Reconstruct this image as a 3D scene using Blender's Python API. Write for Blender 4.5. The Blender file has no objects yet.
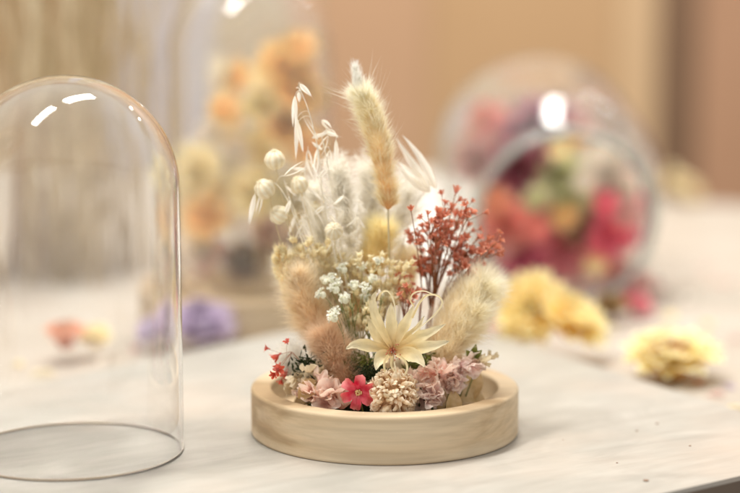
import bpy, math, random
from mathutils import Vector, Matrix, noise
R = math.radians
U = 0.01                       # all coordinates below are centimetres
sc = bpy.context.scene
col = sc.collection
# ---------------------------------------------------------------- camera
CAM = Vector((-0.66, -76.5, 19.8)); PITCH = R(8.5); F = 1741.0
cd = bpy.data.cameras.new('camera'); cam = bpy.data.objects.new('camera', cd); col.objects.link(cam)
cam.location = CAM * U; cam.rotation_euler = (R(90) - PITCH, 0, 0)
cd.sensor_width = 36; cd.lens = 36 * F / 740; cd.clip_start = 0.02; cd.clip_end = 100
cd.dof.use_dof = True; cd.dof.focus_distance = 0.738; cd.dof.aperture_fstop = 3.3
sc.camera = cam
# ---------------------------------------------------------------- light
w = bpy.data.worlds.new('World'); sc.world = w; w.use_nodes = True
w.node_tree.nodes['Background'].inputs[0].default_value = (1.0, 0.978, 0.93, 1)
w.node_tree.nodes['Background'].inputs[1].default_value = 0.66
def area(name, a, b, wid, power, colr=(1, .975, .915)):
    a = Vector(a); b = Vector(b); d = b - a
    l = bpy.data.lights.new(name, 'AREA'); l.shape = 'RECTANGLE'; l.size = d.length; l.size_y = wid
    l.energy = power; l.color = colr
    o = bpy.data.objects.new(name, l); col.objects.link(o); o.location = (a + b) / 2
    x = d.normalized(); z = Vector((0, 0, 1)); y = z.cross(x).normalized(); z = x.cross(y)
    o.rotation_euler = Matrix((x, y, z)).transposed().to_euler()
    return o
area('ceiling_tube_light', (-.98, -.56, 2.1), (-.42, .10, 2.1), .22, 36)
area('ceiling_tube_light', (-.18, .40, 2.1), (.32, 1.18, 2.1), .22, 36)
area('small_spot_light', (.84, 1.95, 1.52), (.92, 1.99, 1.52), .07, 2.5)
area('small_spot_light', (1.14, 1.72, 1.42), (1.22, 1.76, 1.42), .07, 2.5)
sc.view_settings.view_transform = 'Standard'; sc.view_settings.look = 'None'
sc.view_settings.exposure = 0.16; sc.view_settings.gamma = 1
sc.cycles.use_denoising = True
sc.cycles.max_bounces = 16; sc.cycles.transparent_max_bounces = 24; sc.cycles.transmission_bounces = 14
sc.cycles.caustics_refractive = True; sc.cycles.caustics_reflective = True
sc.cycles.sample_clamp_indirect = 30.0; sc.cycles.blur_glossy = 0.0

# ---------------------------------------------------------------- helpers
def px(u, v, Y):               # point whose image falls at photo coordinates u, v when it stands at depth Y
    a = (u - 370) / F; b = (v - 246.5) / F
    dx = a; dy = math.cos(PITCH) - b * math.sin(PITCH); dz = -math.sin(PITCH) - b * math.cos(PITCH)
    t = (Y - CAM.y) / dy
    return Vector((CAM.x + dx * t, Y, CAM.z + dz * t))
def srgb(c):
    return tuple((x / 255 / 12.92) if x / 255 <= .04045 else ((x / 255 + .055) / 1.055) ** 2.4 for x in c) + (1,)
def nt(m):
    m.use_nodes = True; n = m.node_tree.nodes; n.clear(); return n, m.node_tree.links
def petal_mat(name, base, tip, third=None, transl=.35, rough=.75, scale=180, var=.18, bump=.15, veins=0):
    """organic surface: colour runs along attribute t from base to tip, mottled by noise, lets light through"""
    m = bpy.data.materials.new(name); n, L = nt(m)
    at = n.new('ShaderNodeAttribute'); at.attribute_name = 't'
    cr = n.new('ShaderNodeValToRGB'); e = cr.color_ramp.elements
    e[0].color = srgb(base); e[1].color = srgb(tip if third is None else third)
    if third is not None:
        x = cr.color_ramp.elements.new(.5); x.color = srgb(tip)
    L.new(at.outputs['Fac'], cr.inputs[0])
    tc = n.new('ShaderNodeTexCoord'); nz = n.new('ShaderNodeTexNoise'); nz.inputs['Scale'].default_value = scale; nz.inputs['Detail'].default_value = 4
    L.new(tc.outputs['Object'], nz.inputs['Vector'])
    hs = n.new('ShaderNodeHueSaturation')
    mr = n.new('ShaderNodeMapRange'); mr.inputs[1].default_value = .3; mr.inputs[2].default_value = .7
    mr.inputs[3].default_value = 1 - var; mr.inputs[4].default_value = 1 + var
    L.new(nz.outputs['Fac'], mr.inputs[0]); L.new(mr.outputs[0], hs.inputs['Value'])
    mr2 = n.new('ShaderNodeMapRange'); mr2.inputs[1].default_value = .3; mr2.inputs[2].default_value = .7
    mr2.inputs[3].default_value = 1 + var; mr2.inputs[4].default_value = 1 - var
    L.new(nz.outputs['Fac'], mr2.inputs[0]); L.new(mr2.outputs[0], hs.inputs['Saturation'])
    L.new(cr.outputs[0], hs.inputs['Color'])
    p = n.new('ShaderNodeBsdfPrincipled'); p.inputs['Roughness'].default_value = rough; p.inputs['Specular IOR Level'].default_value = .25
    L.new(hs.outputs[0], p.inputs['Base Color'])
    bp = n.new('ShaderNodeBump'); bp.inputs['Strength'].default_value = bump; bp.inputs['Distance'].default_value = .0006
    L.new(nz.outputs['Fac'], bp.inputs['Height']); L.new(bp.outputs[0], p.inputs['Normal'])
    o = n.new('ShaderNodeOutputMaterial')
    if transl > 0:
        t = n.new('ShaderNodeBsdfTranslucent'); L.new(hs.outputs[0], t.inputs['Color'])
        mx = n.new('ShaderNodeMixShader'); mx.inputs[0].default_value = transl
        L.new(p.outputs[0], mx.inputs[1]); L.new(t.outputs[0], mx.inputs[2]); L.new(mx.outputs[0], o.inputs[0])
    else:
        L.new(p.outputs[0], o.inputs[0])
    return m
def surf_mat(name, c1, c2, vec=(1, 1, 1), scale=20, rough=.6, bump=.1, rot=0, c3=None, detail=6, dist=1.0, spec=.3):
    m = bpy.data.materials.new(name); n, L = nt(m)
    tc = n.new('ShaderNodeTexCoord'); mp = n.new('ShaderNodeMapping'); mp.inputs['Scale'].default_value = vec; mp.inputs['Rotation'].default_value = (0, 0, rot)
    mp.vector_type = 'TEXTURE' if False else 'POINT'
    L.new(tc.outputs['Object'], mp.inputs[0])
    nz = n.new('ShaderNodeTexNoise'); nz.inputs['Scale'].default_value = scale; nz.inputs['Detail'].default_value = detail; nz.inputs['Distortion'].default_value = dist
    L.new(mp.outputs[0], nz.inputs['Vector'])
    cr = n.new('ShaderNodeValToRGB'); e = cr.color_ramp.elements
    e[0].position = .3; e[0].color = srgb(c1); e[1].position = .7; e[1].color = srgb(c2)
    if c3: x = cr.color_ramp.elements.new(.46); x.color = srgb(c3)
    L.new(nz.outputs['Fac'], cr.inputs[0])
    p = n.new('ShaderNodeBsdfPrincipled'); p.inputs['Roughness'].default_value = rough; p.inputs['Specular IOR Level'].default_value = spec
    L.new(cr.outputs[0], p.inputs['Base Color'])
    bp = n.new('ShaderNodeBump'); bp.inputs['Strength'].default_value = bump; bp.inputs['Distance'].default_value = .001
    L.new(nz.outputs['Fac'], bp.inputs['Height']); L.new(bp.outputs[0], p.inputs['Normal'])
    o = n.new('ShaderNodeOutputMaterial'); L.new(p.outputs[0], o.inputs[0])
    return m
def glass_mat(name, tint=(.985, .99, .985), rough=0.0, ior=1.45, haze_smudge=0.0):
    m = bpy.data.materials.new(name); n, L = nt(m)
    g = n.new('ShaderNodeBsdfGlass'); g.inputs['Color'].default_value = (*tint, 1); g.inputs['Roughness'].default_value = rough; g.inputs['IOR'].default_value = ior
    out = g
    if haze_smudge:                                   # pale film: milky room reflections painted in, light smudges on the front dome
        d = n.new('ShaderNodeBsdfTranslucent'); d.inputs[0].default_value = (.9, .89, .9, 1); d2 = n.new('ShaderNodeBsdfDiffuse'); d2.inputs[0].default_value = (.9, .89, .9, 1)
        tc = n.new('ShaderNodeTexCoord'); nz = n.new('ShaderNodeTexNoise'); nz.inputs['Scale'].default_value = 30; nz.inputs['Detail'].default_value = 5
        L.new(tc.outputs['Object'], nz.inputs['Vector']); mr = n.new('ShaderNodeMapRange'); mr.inputs[1].default_value = .3; mr.inputs[2].default_value = .7; mr.inputs[3].default_value = haze_smudge * .6; mr.inputs[4].default_value = haze_smudge * 1.4
        L.new(nz.outputs['Fac'], mr.inputs[0]); mm = n.new('ShaderNodeMixShader'); mm.inputs[0].default_value = .5; L.new(d.outputs[0], mm.inputs[1]); L.new(d2.outputs[0], mm.inputs[2])
        out = n.new('ShaderNodeMixShader'); L.new(mr.outputs[0], out.inputs[0]); L.new(g.outputs[0], out.inputs[1]); L.new(mm.outputs[0], out.inputs[2])
    o = n.new('ShaderNodeOutputMaterial'); L.new(out.outputs[0], o.inputs[0]); return m

class MB:
    def __init__(s): s.v = []; s.f = []; s.t = []
    def tube(s, pts, rad, n=6, t0=0., t1=1., cap=True):
        if not hasattr(rad, '__len__'): rad = [rad] * len(pts)
        k = len(s.v); m = len(pts); last = None
        for i, p in enumerate(pts):
            d = (pts[min(i + 1, m - 1)] - pts[max(i - 1, 0)])
            if d.length < 1e-9: d = Vector((0, 0, 1))
            d.normalize()
            a = (last - d * last.dot(d)) if last is not None else d.orthogonal()
            if a.length < 1e-6: a = d.orthogonal()
            a.normalize(); b = d.cross(a); last = a
            for j in range(n):
                q = 2 * math.pi * j / n
                s.v.append(p + (a * math.cos(q) + b * math.sin(q)) * rad[i]); s.t.append(t0 + (t1 - t0) * i / max(1, m - 1))
        for i in range(m - 1):
            for j in range(n):
                s.f.append((k + i * n + j, k + i * n + (j + 1) % n, k + (i + 1) * n + (j + 1) % n, k + (i + 1) * n + j))
        if cap and n > 2:
            s.f.append(tuple(k + j for j in range(n - 1, -1, -1))); s.f.append(tuple(k + (m - 1) * n + j for j in range(n)))
    def strip(s, pts, wid, nrm, cup=.0, t0=0., t1=1., wn=4, jit=0, ridge=0):
        """leaf or petal: midrib pts, half widths, surface normal hint, cup lifts the margins"""
        k = len(s.v); m = len(pts)
        for i, p in enumerate(pts):
            d = (pts[min(i + 1, m - 1)] - pts[max(i - 1, 0)]).normalized()
            nn = nrm[i] if isinstance(nrm, list) else nrm
            sd = d.cross(nn)
            if sd.length < 1e-5: sd = d.orthogonal()
            sd.normalize(); n2 = sd.cross(d).normalized()
            for j in range(wn + 1):
                x = -1 + 2 * j / wn
                q = p + sd * (x * wid[i]) + n2 * (cup * wid[i] * (x * x) + (ridge if j % 2 else -ridge) * min(1, wid[i] * 6))
                if jit: q = q + Vector([random.gauss(0, jit) for _ in range(3)])
                s.v.append(q); s.t.append(t0 + (t1 - t0) * i / (m - 1))
        for i in range(m - 1):
            for j in range(wn):
                a = k + i * (wn + 1) + j
                s.f.append((a, a + 1, a + wn + 2, a + wn + 1))
    def hair(s, p, d, ln, w, bend=None, t0=0., t1=1.):
        d = d.normalized(); a = d.cross(Vector([random.gauss(0, 1) for _ in range(3)]))
        if a.length < 1e-6: a = d.orthogonal()
        a.normalize(); b = bend if bend is not None else Vector((0, 0, 0))
        k = len(s.v)
        p1 = p + d * ln * .5 + b * ln * .25; p2 = p + d * ln + b * ln
        s.v += [p - a * w, p + a * w, p1 - a * w * .7, p1 + a * w * .7, p2]; s.t += [t0, t0, (t0 + t1) / 2, (t0 + t1) / 2, t1]
        s.f += [(k, k + 1, k + 3, k + 2), (k + 2, k + 3, k + 4)]
    def blob(s, c, r, sc3=(1, 1, 1), nu=12, nv=8, amp=0., fr=3., t=None, axis=None):
        k = len(s.v); M = axis.to_track_quat('Z', 'Y').to_matrix() if axis is not None else Matrix.Identity(3)
        for i in range(nv + 1):
            th = math.pi * i / nv
            for j in range(nu):
                ph = 2 * math.pi * j / nu
                d = Vector((math.sin(th) * math.cos(ph), math.sin(th) * math.sin(ph), math.cos(th)))
                q = 1 + amp * noise.noise(d * fr + Vector(c) * 3.1)
                s.v.append(c + M @ Vector((d.x * sc3[0], d.y * sc3[1], d.z * sc3[2])) * r * q)
                s.t.append((1 - i / nv) if t is None else t)
        for i in range(nv):
            for j in range(nu):
                s.f.append((k + i * nu + j, k + (i + 1) * nu + j, k + (i + 1) * nu + (j + 1) % nu, k + i * nu + (j + 1) % nu))
    def lathe(s, prof, n=96, M=None, closed=False):
        k = len(s.v); m = len(prof); M = M or Matrix.Identity(4)
        for (r, h) in prof:
            for j in range(n):
                a = 2 * math.pi * j / n
                s.v.append(M @ Vector((r * math.cos(a), r * math.sin(a), h))); s.t.append(0.5)
        for i in range(m if closed else m - 1):
            for j in range(n):
                i2 = (i + 1) % m
                s.f.append((k + i * n + j, k + i * n + (j + 1) % n, k + i2 * n + (j + 1) % n, k + i2 * n + j))
    def prism(s, poly, z0, z1):
        k = len(s.v); n = len(poly)
        s.v += [Vector((x, y, z0)) for x, y in poly] + [Vector((x, y, z1)) for x, y in poly]; s.t += [.5] * (2 * n)
        s.f.append(tuple(k + i for i in range(n - 1, -1, -1))); s.f.append(tuple(k + n + i for i in range(n)))
        for i in range(n): s.f.append((k + i, k + (i + 1) % n, k + n + (i + 1) % n, k + n + i))
    def box(s, c, d):
        x, y, z = c; a, b, e = d[0] / 2, d[1] / 2, d[2] / 2
        s.prism([(x - a, y - b), (x + a, y - b), (x + a, y + b), (x - a, y + b)], z - e, z + e)
ORG = {}
def tagp(o, label=None, cat=None, group=None, kind=None):
    if label: o['label'] = label
    if cat: o['category'] = cat
    if group: o['group'] = group
    if kind: o['kind'] = kind
    return o
def thing(name, at, label, cat, group=None):
    o = bpy.data.objects.new(name, None); col.objects.link(o); o.location = Vector(at) * U; o.empty_display_size = .01
    ORG[o.name] = Vector(at); return tagp(o, label, cat, group)
def build(name, mb, m, parent=None, at=None, smooth=True):
    """link as ONE mesh object; at = origin in cm for a top-level one"""
    org = ORG[parent.name] if parent is not None else Vector(at if at is not None else (0, 0, 0))
    me = bpy.data.meshes.new(name); me.from_pydata([((v - org) * U)[:] for v in mb.v], [], mb.f)
    a = me.attributes.new('t', 'FLOAT', 'POINT'); a.data.foreach_set('value', mb.t)
    if smooth: me.polygons.foreach_set('use_smooth', [True] * len(me.polygons))
    me.materials.append(m); me.update()
    o = bpy.data.objects.new(name, me); col.objects.link(o)
    if parent is not None: o.parent = parent
    else: o.location = org * U
    ORG[o.name] = org
    return o
def fixn(o):
    import bmesh
    b = bmesh.new(); b.from_mesh(o.data); bmesh.ops.remove_doubles(b, verts=b.verts, dist=1e-6); bmesh.ops.recalc_face_normals(b, faces=b.faces); b.to_mesh(o.data); b.free(); return o
def bez(a, c, b, n=8):
    return [a * (1 - t) ** 2 + c * (2 * t * (1 - t)) + b * t * t for t in [i / n for i in range(n + 1)]]
def poly(pts, n=4):            # smooth catmull-rom through pts
    out = []; P = [pts[0]] + list(pts) + [pts[-1]]
    for i in range(1, len(P) - 2):
        for k in range(n):
            t = k / n; a, b, c, d = P[i - 1], P[i], P[i + 1], P[i + 2]
            out.append(.5 * (2 * b + (c - a) * t + (2 * a - 5 * b + 4 * c - d) * t * t + (3 * b - a - 3 * c + d) * t ** 3))
    out.append(pts[-1].copy()); return out
def lerp_list(vals, n):
    out = []
    for i in range(n):
        x = i / (n - 1) * (len(vals) - 1); k = min(int(x), len(vals) - 2); out.append(vals[k] + (vals[k + 1] - vals[k]) * (x - k))
    return out
def rv(): return Vector([random.gauss(0, 1) for _ in range(3)]).normalized()
V = Vector

# ---------------------------------------------------------------- setting
random.seed(4)
m_wall = surf_mat('wall_paint', (205, 167, 128), (214, 178, 140), scale=2, bump=0)
m_board = None
# far wall with painted panels of slightly different tan
b = MB(); b.box((0, 222, 60), (520, 6, 320)); fixn(build('wall', b, m_wall, smooth=False)).__setitem__('kind', 'structure')
panels = [(-105, -39.2, (186, 158, 122), (202, 174, 138)), (-39.0, -27.0, (198, 190, 192), (206, 198, 200)), (-26.8, -9, (196, 178, 150), (202, 184, 156)),
          (-8.8, 8.2, (198, 158, 124), (205, 165, 131)), (8.4, 36, (197, 159, 118), (204, 166, 125)), (36.2, 41.8, (214, 180, 140), (218, 184, 144)),
          (42, 48, (122, 94, 72), (134, 104, 80)), (48.2, 140, (180, 138, 108), (187, 145, 115))]
for i, (x0, x1, ca, cb) in enumerate(panels):
    b = MB(); x0_, x1_ = x0 * 1.13, x1 * 1.13
    b.box(((x0_ + x1_) / 2, 217.5, 60), (x1_ - x0_, 2.6, 300))
    lab = ['tan brown wall panel at far left behind the dried grasses', 'pale lavender grey wall panel between brown panels', 'light tan wall panel behind the dome with orange flowers',
           'pinkish tan wall panel behind the bunny tail grass', 'wide warm tan wall panel behind the tilted glass jar', 'narrow pale sand wall panel left of the dark strip',
           'dark brown wall panel right of the glass jar', 'reddish tan wall panel at the far right edge'][i]
    tagp(fixn(build('wall_panel', b, surf_mat('panel_paint', ca, cb, scale=3, bump=.05), at=((x0_ + x1_) / 2, 216, -90), smooth=False)), lab, 'wall panel')
# floor
b = MB(); b.box((0, 60, -91), (900, 700, 2)); fixn(build('floor', b, surf_mat('floor_boards', (96, 82, 70), (128, 110, 94), scale=3, vec=(1, 6, 1)), smooth=False))['kind'] = 'structure'
# back work table, pale cloth colour
TZ = -1.2
m_table = surf_mat('pale_table_top', (172, 166, 155), (190, 184, 174), scale=9, c3=(183, 171, 158), bump=.05, rough=.55)
b = MB(); b.prism([(-90, -30), (-22, -20), (12, 3), (19, 8), (110, 58), (90, 60), (35, 91), (-10, 122), (-110, 150)], TZ - 3.5, TZ)
o = fixn(build('work_table', b, m_table, smooth=False)); tagp(o, 'large pale cream work table under all the flowers and jars', 'table')
# near board: whitewashed wood, one corner pointing away
def board_mat():
    m = bpy.data.materials.new('whitewashed_wood'); n, L = nt(m)
    tc = n.new('ShaderNodeTexCoord'); mp = n.new('ShaderNodeMapping'); mp.inputs['Rotation'].default_value = (0, 0, R(-33)); L.new(tc.outputs['Object'], mp.inputs[0])
    mp2 = n.new('ShaderNodeMapping'); mp2.inputs['Scale'].default_value = (14, 30, 20); L.new(mp.outputs[0], mp2.inputs[0])
    n1 = n.new('ShaderNodeTexNoise'); n1.inputs['Scale'].default_value = 1.0; n1.inputs['Detail'].default_value = 7; n1.inputs['Distortion'].default_value = 1.6; n1.inputs['Roughness'].default_value = .62
    L.new(mp2.outputs[0], n1.inputs['Vector'])
    n2 = n.new('ShaderNodeTexNoise'); n2.inputs['Scale'].default_value = 9; n2.inputs['Detail'].default_value = 4; L.new(tc.outputs['Object'], n2.inputs['Vector'])
    mp3 = n.new('ShaderNodeMapping'); mp3.inputs['Scale'].default_value = (22, 160, 40); L.new(mp.outputs[0], mp3.inputs[0])
    n3 = n.new('ShaderNodeTexNoise'); n3.inputs['Scale'].default_value = 1.0; n3.inputs['Detail'].default_value = 5; n3.inputs['Distortion'].default_value = .6; L.new(mp3.outputs[0], n3.inputs['Vector'])
    c1 = n.new('ShaderNodeValToRGB'); e = c1.color_ramp.elements; e[0].position = .32; e[0].color = srgb((166, 162, 154)); e[1].position = .66; e[1].color = srgb((184, 180, 172))
    x = c1.color_ramp.elements.new(.5); x.color = srgb((175, 171, 163)); L.new(n1.outputs['Fac'], c1.inputs[0])
    c2 = n.new('ShaderNodeValToRGB'); e = c2.color_ramp.elements; e[0].position = .35; e[0].color = srgb((200, 192, 186)); e[1].position = .6; e[1].color = (1, 1, 1, 1); L.new(n3.outputs['Fac'], c2.inputs[0])
    mul = n.new('ShaderNodeMix'); mul.data_type = 'RGBA'; mul.blend_type = 'MULTIPLY'; mul.inputs[0].default_value = .2
    L.new(c1.outputs[0], mul.inputs[6]); L.new(c2.outputs[0], mul.inputs[7])
    mx = n.new('ShaderNodeMix'); mx.data_type = 'RGBA'; mr = n.new('ShaderNodeMapRange'); mr.inputs[1].default_value = .5; mr.inputs[2].default_value = .75; mr.inputs[4].default_value = .5
    L.new(n2.outputs['Fac'], mr.inputs[0]); L.new(mr.outputs[0], mx.inputs[0]); L.new(mul.outputs[2], mx.inputs[6]); mx.inputs[7].default_value = srgb((204, 184, 168))
    p = n.new('ShaderNodeBsdfPrincipled'); p.inputs['Roughness'].default_value = .42; p.inputs['Specular IOR Level'].default_value = .35; L.new(mx.outputs[2], p.inputs['Base Color'])
    bp = n.new('ShaderNodeBump'); bp.inputs['Strength'].default_value = .25; bp.inputs['Distance'].default_value = .0006; L.new(n3.outputs['Fac'], bp.inputs['Height']); L.new(bp.outputs[0], p.inputs['Normal'])
    o = n.new('ShaderNodeOutputMaterial'); L.new(p.outputs[0], o.inputs[0]); return m
b = MB(); bp_ = []
corners = [(-44, -20), (-20, -31.5), (20.6, -3.2), (1.6, 30.5)]
for i, c in enumerate(corners):                                   # rounded corners
    c = V((*c, 0)); p0 = V((*corners[i - 1], 0)); p1 = V((*corners[(i + 1) % 4], 0))
    a = c + (p0 - c).normalized() * (5 if i == 3 else .8); e = c + (p1 - c).normalized() * (5 if i == 3 else .8)
    bp_ += [(q.x, q.y) for q in bez(a, c, e, 6)]
b.prism(bp_, -.2, 0)
o = fixn(build('board', b, board_mat(), smooth=False)); b = MB(); b.prism([(x * .9993, y * .9993) for x, y in bp_], -1.19, -.2005)
fixn(build('core', b, surf_mat('board_core', (112, 98, 86), (138, 122, 106), scale=8), o, smooth=False)); tagp(o, 'large pale whitewashed wood board with faint grey grain under the round tray', 'board')

# ---------------------------------------------------------------- round tray
def wood_mat(name, dark, light, mid):
    m = bpy.data.materials.new(name); n, L = nt(m)
    tc = n.new('ShaderNodeTexCoord'); mp = n.new('ShaderNodeMapping'); mp.inputs['Scale'].default_value = (4, 16, 62); mp.inputs['Rotation'].default_value = (0, R(1.5), R(8)); L.new(tc.outputs['Object'], mp.inputs[0])
    n1 = n.new('ShaderNodeTexNoise'); n1.inputs['Scale'].default_value = 1; n1.inputs['Detail'].default_value = 6; n1.inputs['Distortion'].default_value = .5; L.new(mp.outputs[0], n1.inputs['Vector'])
    mp2 = n.new('ShaderNodeMapping'); mp2.inputs['Scale'].default_value = (14, 90, 420); L.new(tc.outputs['Object'], mp2.inputs[0])
    n2 = n.new('ShaderNodeTexNoise'); n2.inputs['Scale'].default_value = 1; n2.inputs['Detail'].default_value = 4; L.new(mp2.outputs[0], n2.inputs['Vector'])
    cr = n.new('ShaderNodeValToRGB'); e = cr.color_ramp.elements; e[0].position = .4; e[0].color = srgb(dark); e[1].position = .68; e[1].color = srgb(light)
    x = cr.color_ramp.elements.new(.47); x.color = srgb(mid); L.new(n1.outputs['Fac'], cr.inputs[0])
    hs = n.new('ShaderNodeHueSaturation'); mr = n.new('ShaderNodeMapRange'); mr.inputs[1].default_value = .35; mr.inputs[2].default_value = .65; mr.inputs[3].default_value = .88; mr.inputs[4].default_value = 1.06
    L.new(n2.outputs['Fac'], mr.inputs[0]); L.new(mr.outputs[0], hs.inputs['Value']); L.new(cr.outputs[0], hs.inputs['Color'])
    p = n.new('ShaderNodeBsdfPrincipled'); p.inputs['Roughness'].default_value = .6; p.inputs['Specular IOR Level'].default_value = .25; L.new(hs.outputs[0], p.inputs['Base Color'])
    bp = n.new('ShaderNodeBump'); bp.inputs['Strength'].default_value = .12; bp.inputs['Distance'].default_value = .0003; L.new(n2.outputs['Fac'], bp.inputs['Height']); L.new(bp.outputs[0], p.inputs['Normal'])
    o = n.new('ShaderNodeOutputMaterial'); L.new(p.outputs[0], o.inputs[0]); return m
m_wood = wood_mat('pale_wood', (174, 148, 114), (212, 194, 166), (198, 175, 143))
def tray_mesh(R0, H, rim, floor, n=160):
    b = MB(); pr = [(0, 0), (R0 - .12, 0), (R0 - .03, .03), (R0, .1)]
    pr += [(R0, .14), (R0, H * .5), (R0, H - .16), (R0, H - .12), (R0 - .03, H - .04), (R0 - .12, H), (R0 - .16, H), (R0 - rim + .14, H), (R0 - rim + .1, H), (R0 - rim + .02, H - .04), (R0 - rim, H - .12), (R0 - rim, H - .17), (R0 - rim - .05, floor + .15), (R0 - rim - .2, floor), (0, floor)]
    b.lathe(pr, n); return b
TC = V((0, 0, 0))
o = fixn(build('round_tray', tray_mesh(6.0, 2.1, .92, .95), m_wood)); tagp(o, 'round pale wooden tray with raised rim holding the sharp dried bouquet', 'tray')
o.data.set_sharp_from_angle(angle=R(50))

# ---------------------------------------------------------------- glass
m_glass = glass_mat('clear_glass', (1, 1, 1), haze_smudge=.02)
def dome_profile(Rr, H, th=.17, flat=1.0):
    hs = H - Rr * flat; out = [(Rr, .12), (Rr, .16)] + [(Rr, .2 + (hs - .2) * i / 12) for i in range(13)]
    for i in range(1, 25): a = math.pi / 2 * i / 24; out.append((max(0.0, Rr * math.cos(a)), hs + Rr * flat * math.sin(a)))
    inn = []; r2 = Rr - th
    for i in range(24, 0, -1): a = math.pi / 2 * i / 24; inn.append((max(0.0, r2 * math.cos(a)), hs + (Rr * flat - th) * math.sin(a)))
    inn += [(r2, .2 + (hs - .2) * i / 12) for i in range(12, -1, -1)] + [(r2, .16), (r2, .12)]
    rim = [(Rr - th + .02, .05), (Rr - th / 2, .005), (Rr - .02, .05)]
    return out + inn + rim
def dome(at, Rr, H, th, label, m_glass=m_glass):
    b = MB(); b.lathe(dome_profile(Rr, H, th), 128, Matrix.Translation(at), closed=True)
    return tagp(fixn(build('glass_dome', b, m_glass, at=at)), label, 'glass dome')
dome(V((-13.45, -3.6, .004)), 4.76, 16.15, .13, 'empty clear glass dome standing on the board at the left, in front')

# ---------------------------------------------------------------- bouquet materials
M = {}
M['cream_stem'] = petal_mat('cream_stem', (214, 196, 152), (226, 212, 172), transl=.15)
M['white_stem'] = petal_mat('bleached_stem', (246, 238, 218), (252, 248, 238), transl=.3)
M['brown_stem'] = petal_mat('brown_stem', (140, 88, 58), (164, 108, 76), transl=0)
M['green_stem'] = petal_mat('green_stem', (120, 126, 74), (158, 160, 108), transl=.1)
M['tail'] = petal_mat('yellow_tail', (255, 220, 150), (255, 247, 218), (255, 254, 246), transl=.6, var=.08)
M['tail2'] = petal_mat('mustard_tail', (255, 236, 172), (255, 249, 214), transl=.6, var=.08)
M['cream_tail'] = petal_mat('cream_tail', (253, 234, 198), (255, 247, 224), (255, 253, 240), transl=.6, var=.08)
M['peach_tail'] = petal_mat('peach_tail', (250, 216, 172), (254, 236, 204), (255, 247, 228), transl=.55, var=.08)
M['brown_tail'] = petal_mat('brown_tail', (230, 190, 152), (240, 210, 176), (249, 228, 202), transl=.4, var=.1)
M['white_tail'] = petal_mat('white_tail', (252, 249, 240), (255, 254, 250), transl=.5, var=.05)
M['white'] = petal_mat('bleached_white', (253, 249, 238), (255, 253, 248), transl=.62, var=.05)
M['pod'] = petal_mat('seed_pod', (228, 208, 164), (252, 245, 224), transl=.25, var=.14, scale=260, bump=.4)
M['bud'] = petal_mat('cream_bud', (254, 236, 192), (255, 250, 224), transl=.5)
M['wheat'] = petal_mat('wheat_floret', (254, 234, 186), (255, 248, 218), transl=.5)
M['red'] = petal_mat('brick_red_floret', (188, 110, 86), (218, 140, 114), (236, 176, 152), transl=.35)
M['coral'] = petal_mat('coral_floret', (206, 86, 74), (232, 124, 104), transl=.3)
M['babys'] = petal_mat('small_white_flower', (250, 250, 232), (255, 255, 251), transl=.5)
M['star'] = petal_mat('star_petal', (238, 206, 142), (252, 236, 190), (254, 244, 214), transl=.22, var=.06, scale=260, bump=.3)
M['stamen'] = petal_mat('stamen', (176, 84, 66), (206, 130, 104), transl=.1)
M['peach'] = petal_mat('peach_pompon', (230, 190, 148), (246, 222, 188), (252, 240, 216), transl=.35)
M['pink'] = petal_mat('hot_pink', (206, 50, 76), (240, 98, 112), (250, 156, 150), transl=.3)
M['dusty'] = petal_mat('dusty_pink', (232, 172, 156), (246, 208, 192), (252, 232, 216), transl=.42, scale=120, var=.22)
M['mauve'] = petal_mat('pale_mauve', (234, 188, 182), (246, 218, 210), (252, 236, 224), transl=.42, scale=120, var=.22)
M['creamp'] = petal_mat('cream_paper', (226, 204, 166), (240, 226, 196), transl=.35)
M['moss'] = petal_mat('dark_moss', (40, 48, 30), (66, 78, 44), transl=.15, var=.4)
M['leaf'] = petal_mat('olive_leaf', (92, 98, 44), (134, 138, 72), transl=.25)
M['shaving'] = petal_mat('beige_bract', (200, 170, 122), (226, 202, 160), transl=.3)
M['yellow'] = petal_mat('yellow_petal', (252, 184, 52), (255, 228, 120), (255, 250, 214), transl=.5)
M['brownc'] = petal_mat('brown_centre', (120, 72, 30), (176, 118, 50), transl=0)
M['orange'] = petal_mat('orange_petal', (240, 150, 60), (250, 186, 104), transl=.45)

def base(x, y): return V((x, y, 1.5))
def plume(mb, path, rad, n, hl, hw, lean=.55, core=.7, droop=0.0, seed=None):
    m = len(path); mb.tube(path, [r * core for r in rad], 10, 0, .7)
    for _ in range(n):
        x = random.random() * (m - 1.001); k = int(x); f = x - k
        c = path[k].lerp(path[k + 1], f); r = rad[k] * (1 - f) + rad[k + 1] * f
        tn = (path[k + 1] - path[k]).normalized(); rd = rv(); rd = (rd - tn * rd.dot(tn))
        if rd.length < .01: continue
        rd.normalize(); d = rd * (1 - lean) + tn * lean + rv() * .3
        tt = x / (m - 1)
        p0 = c + rd * r * core * random.uniform(.5, 1.0); d = d + noise.noise_vector(p0 * 2.6) * .6 + noise.noise_vector(p0 * 7) * .3
        mb.hair(p0, d, hl * random.uniform(.6, 1.35), hw * .72, rv() * .18 + V((0, 0, -droop)), .1 + tt * .4, min(1, .55 + .45 * tt + random.uniform(-.1, .2)))
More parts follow.
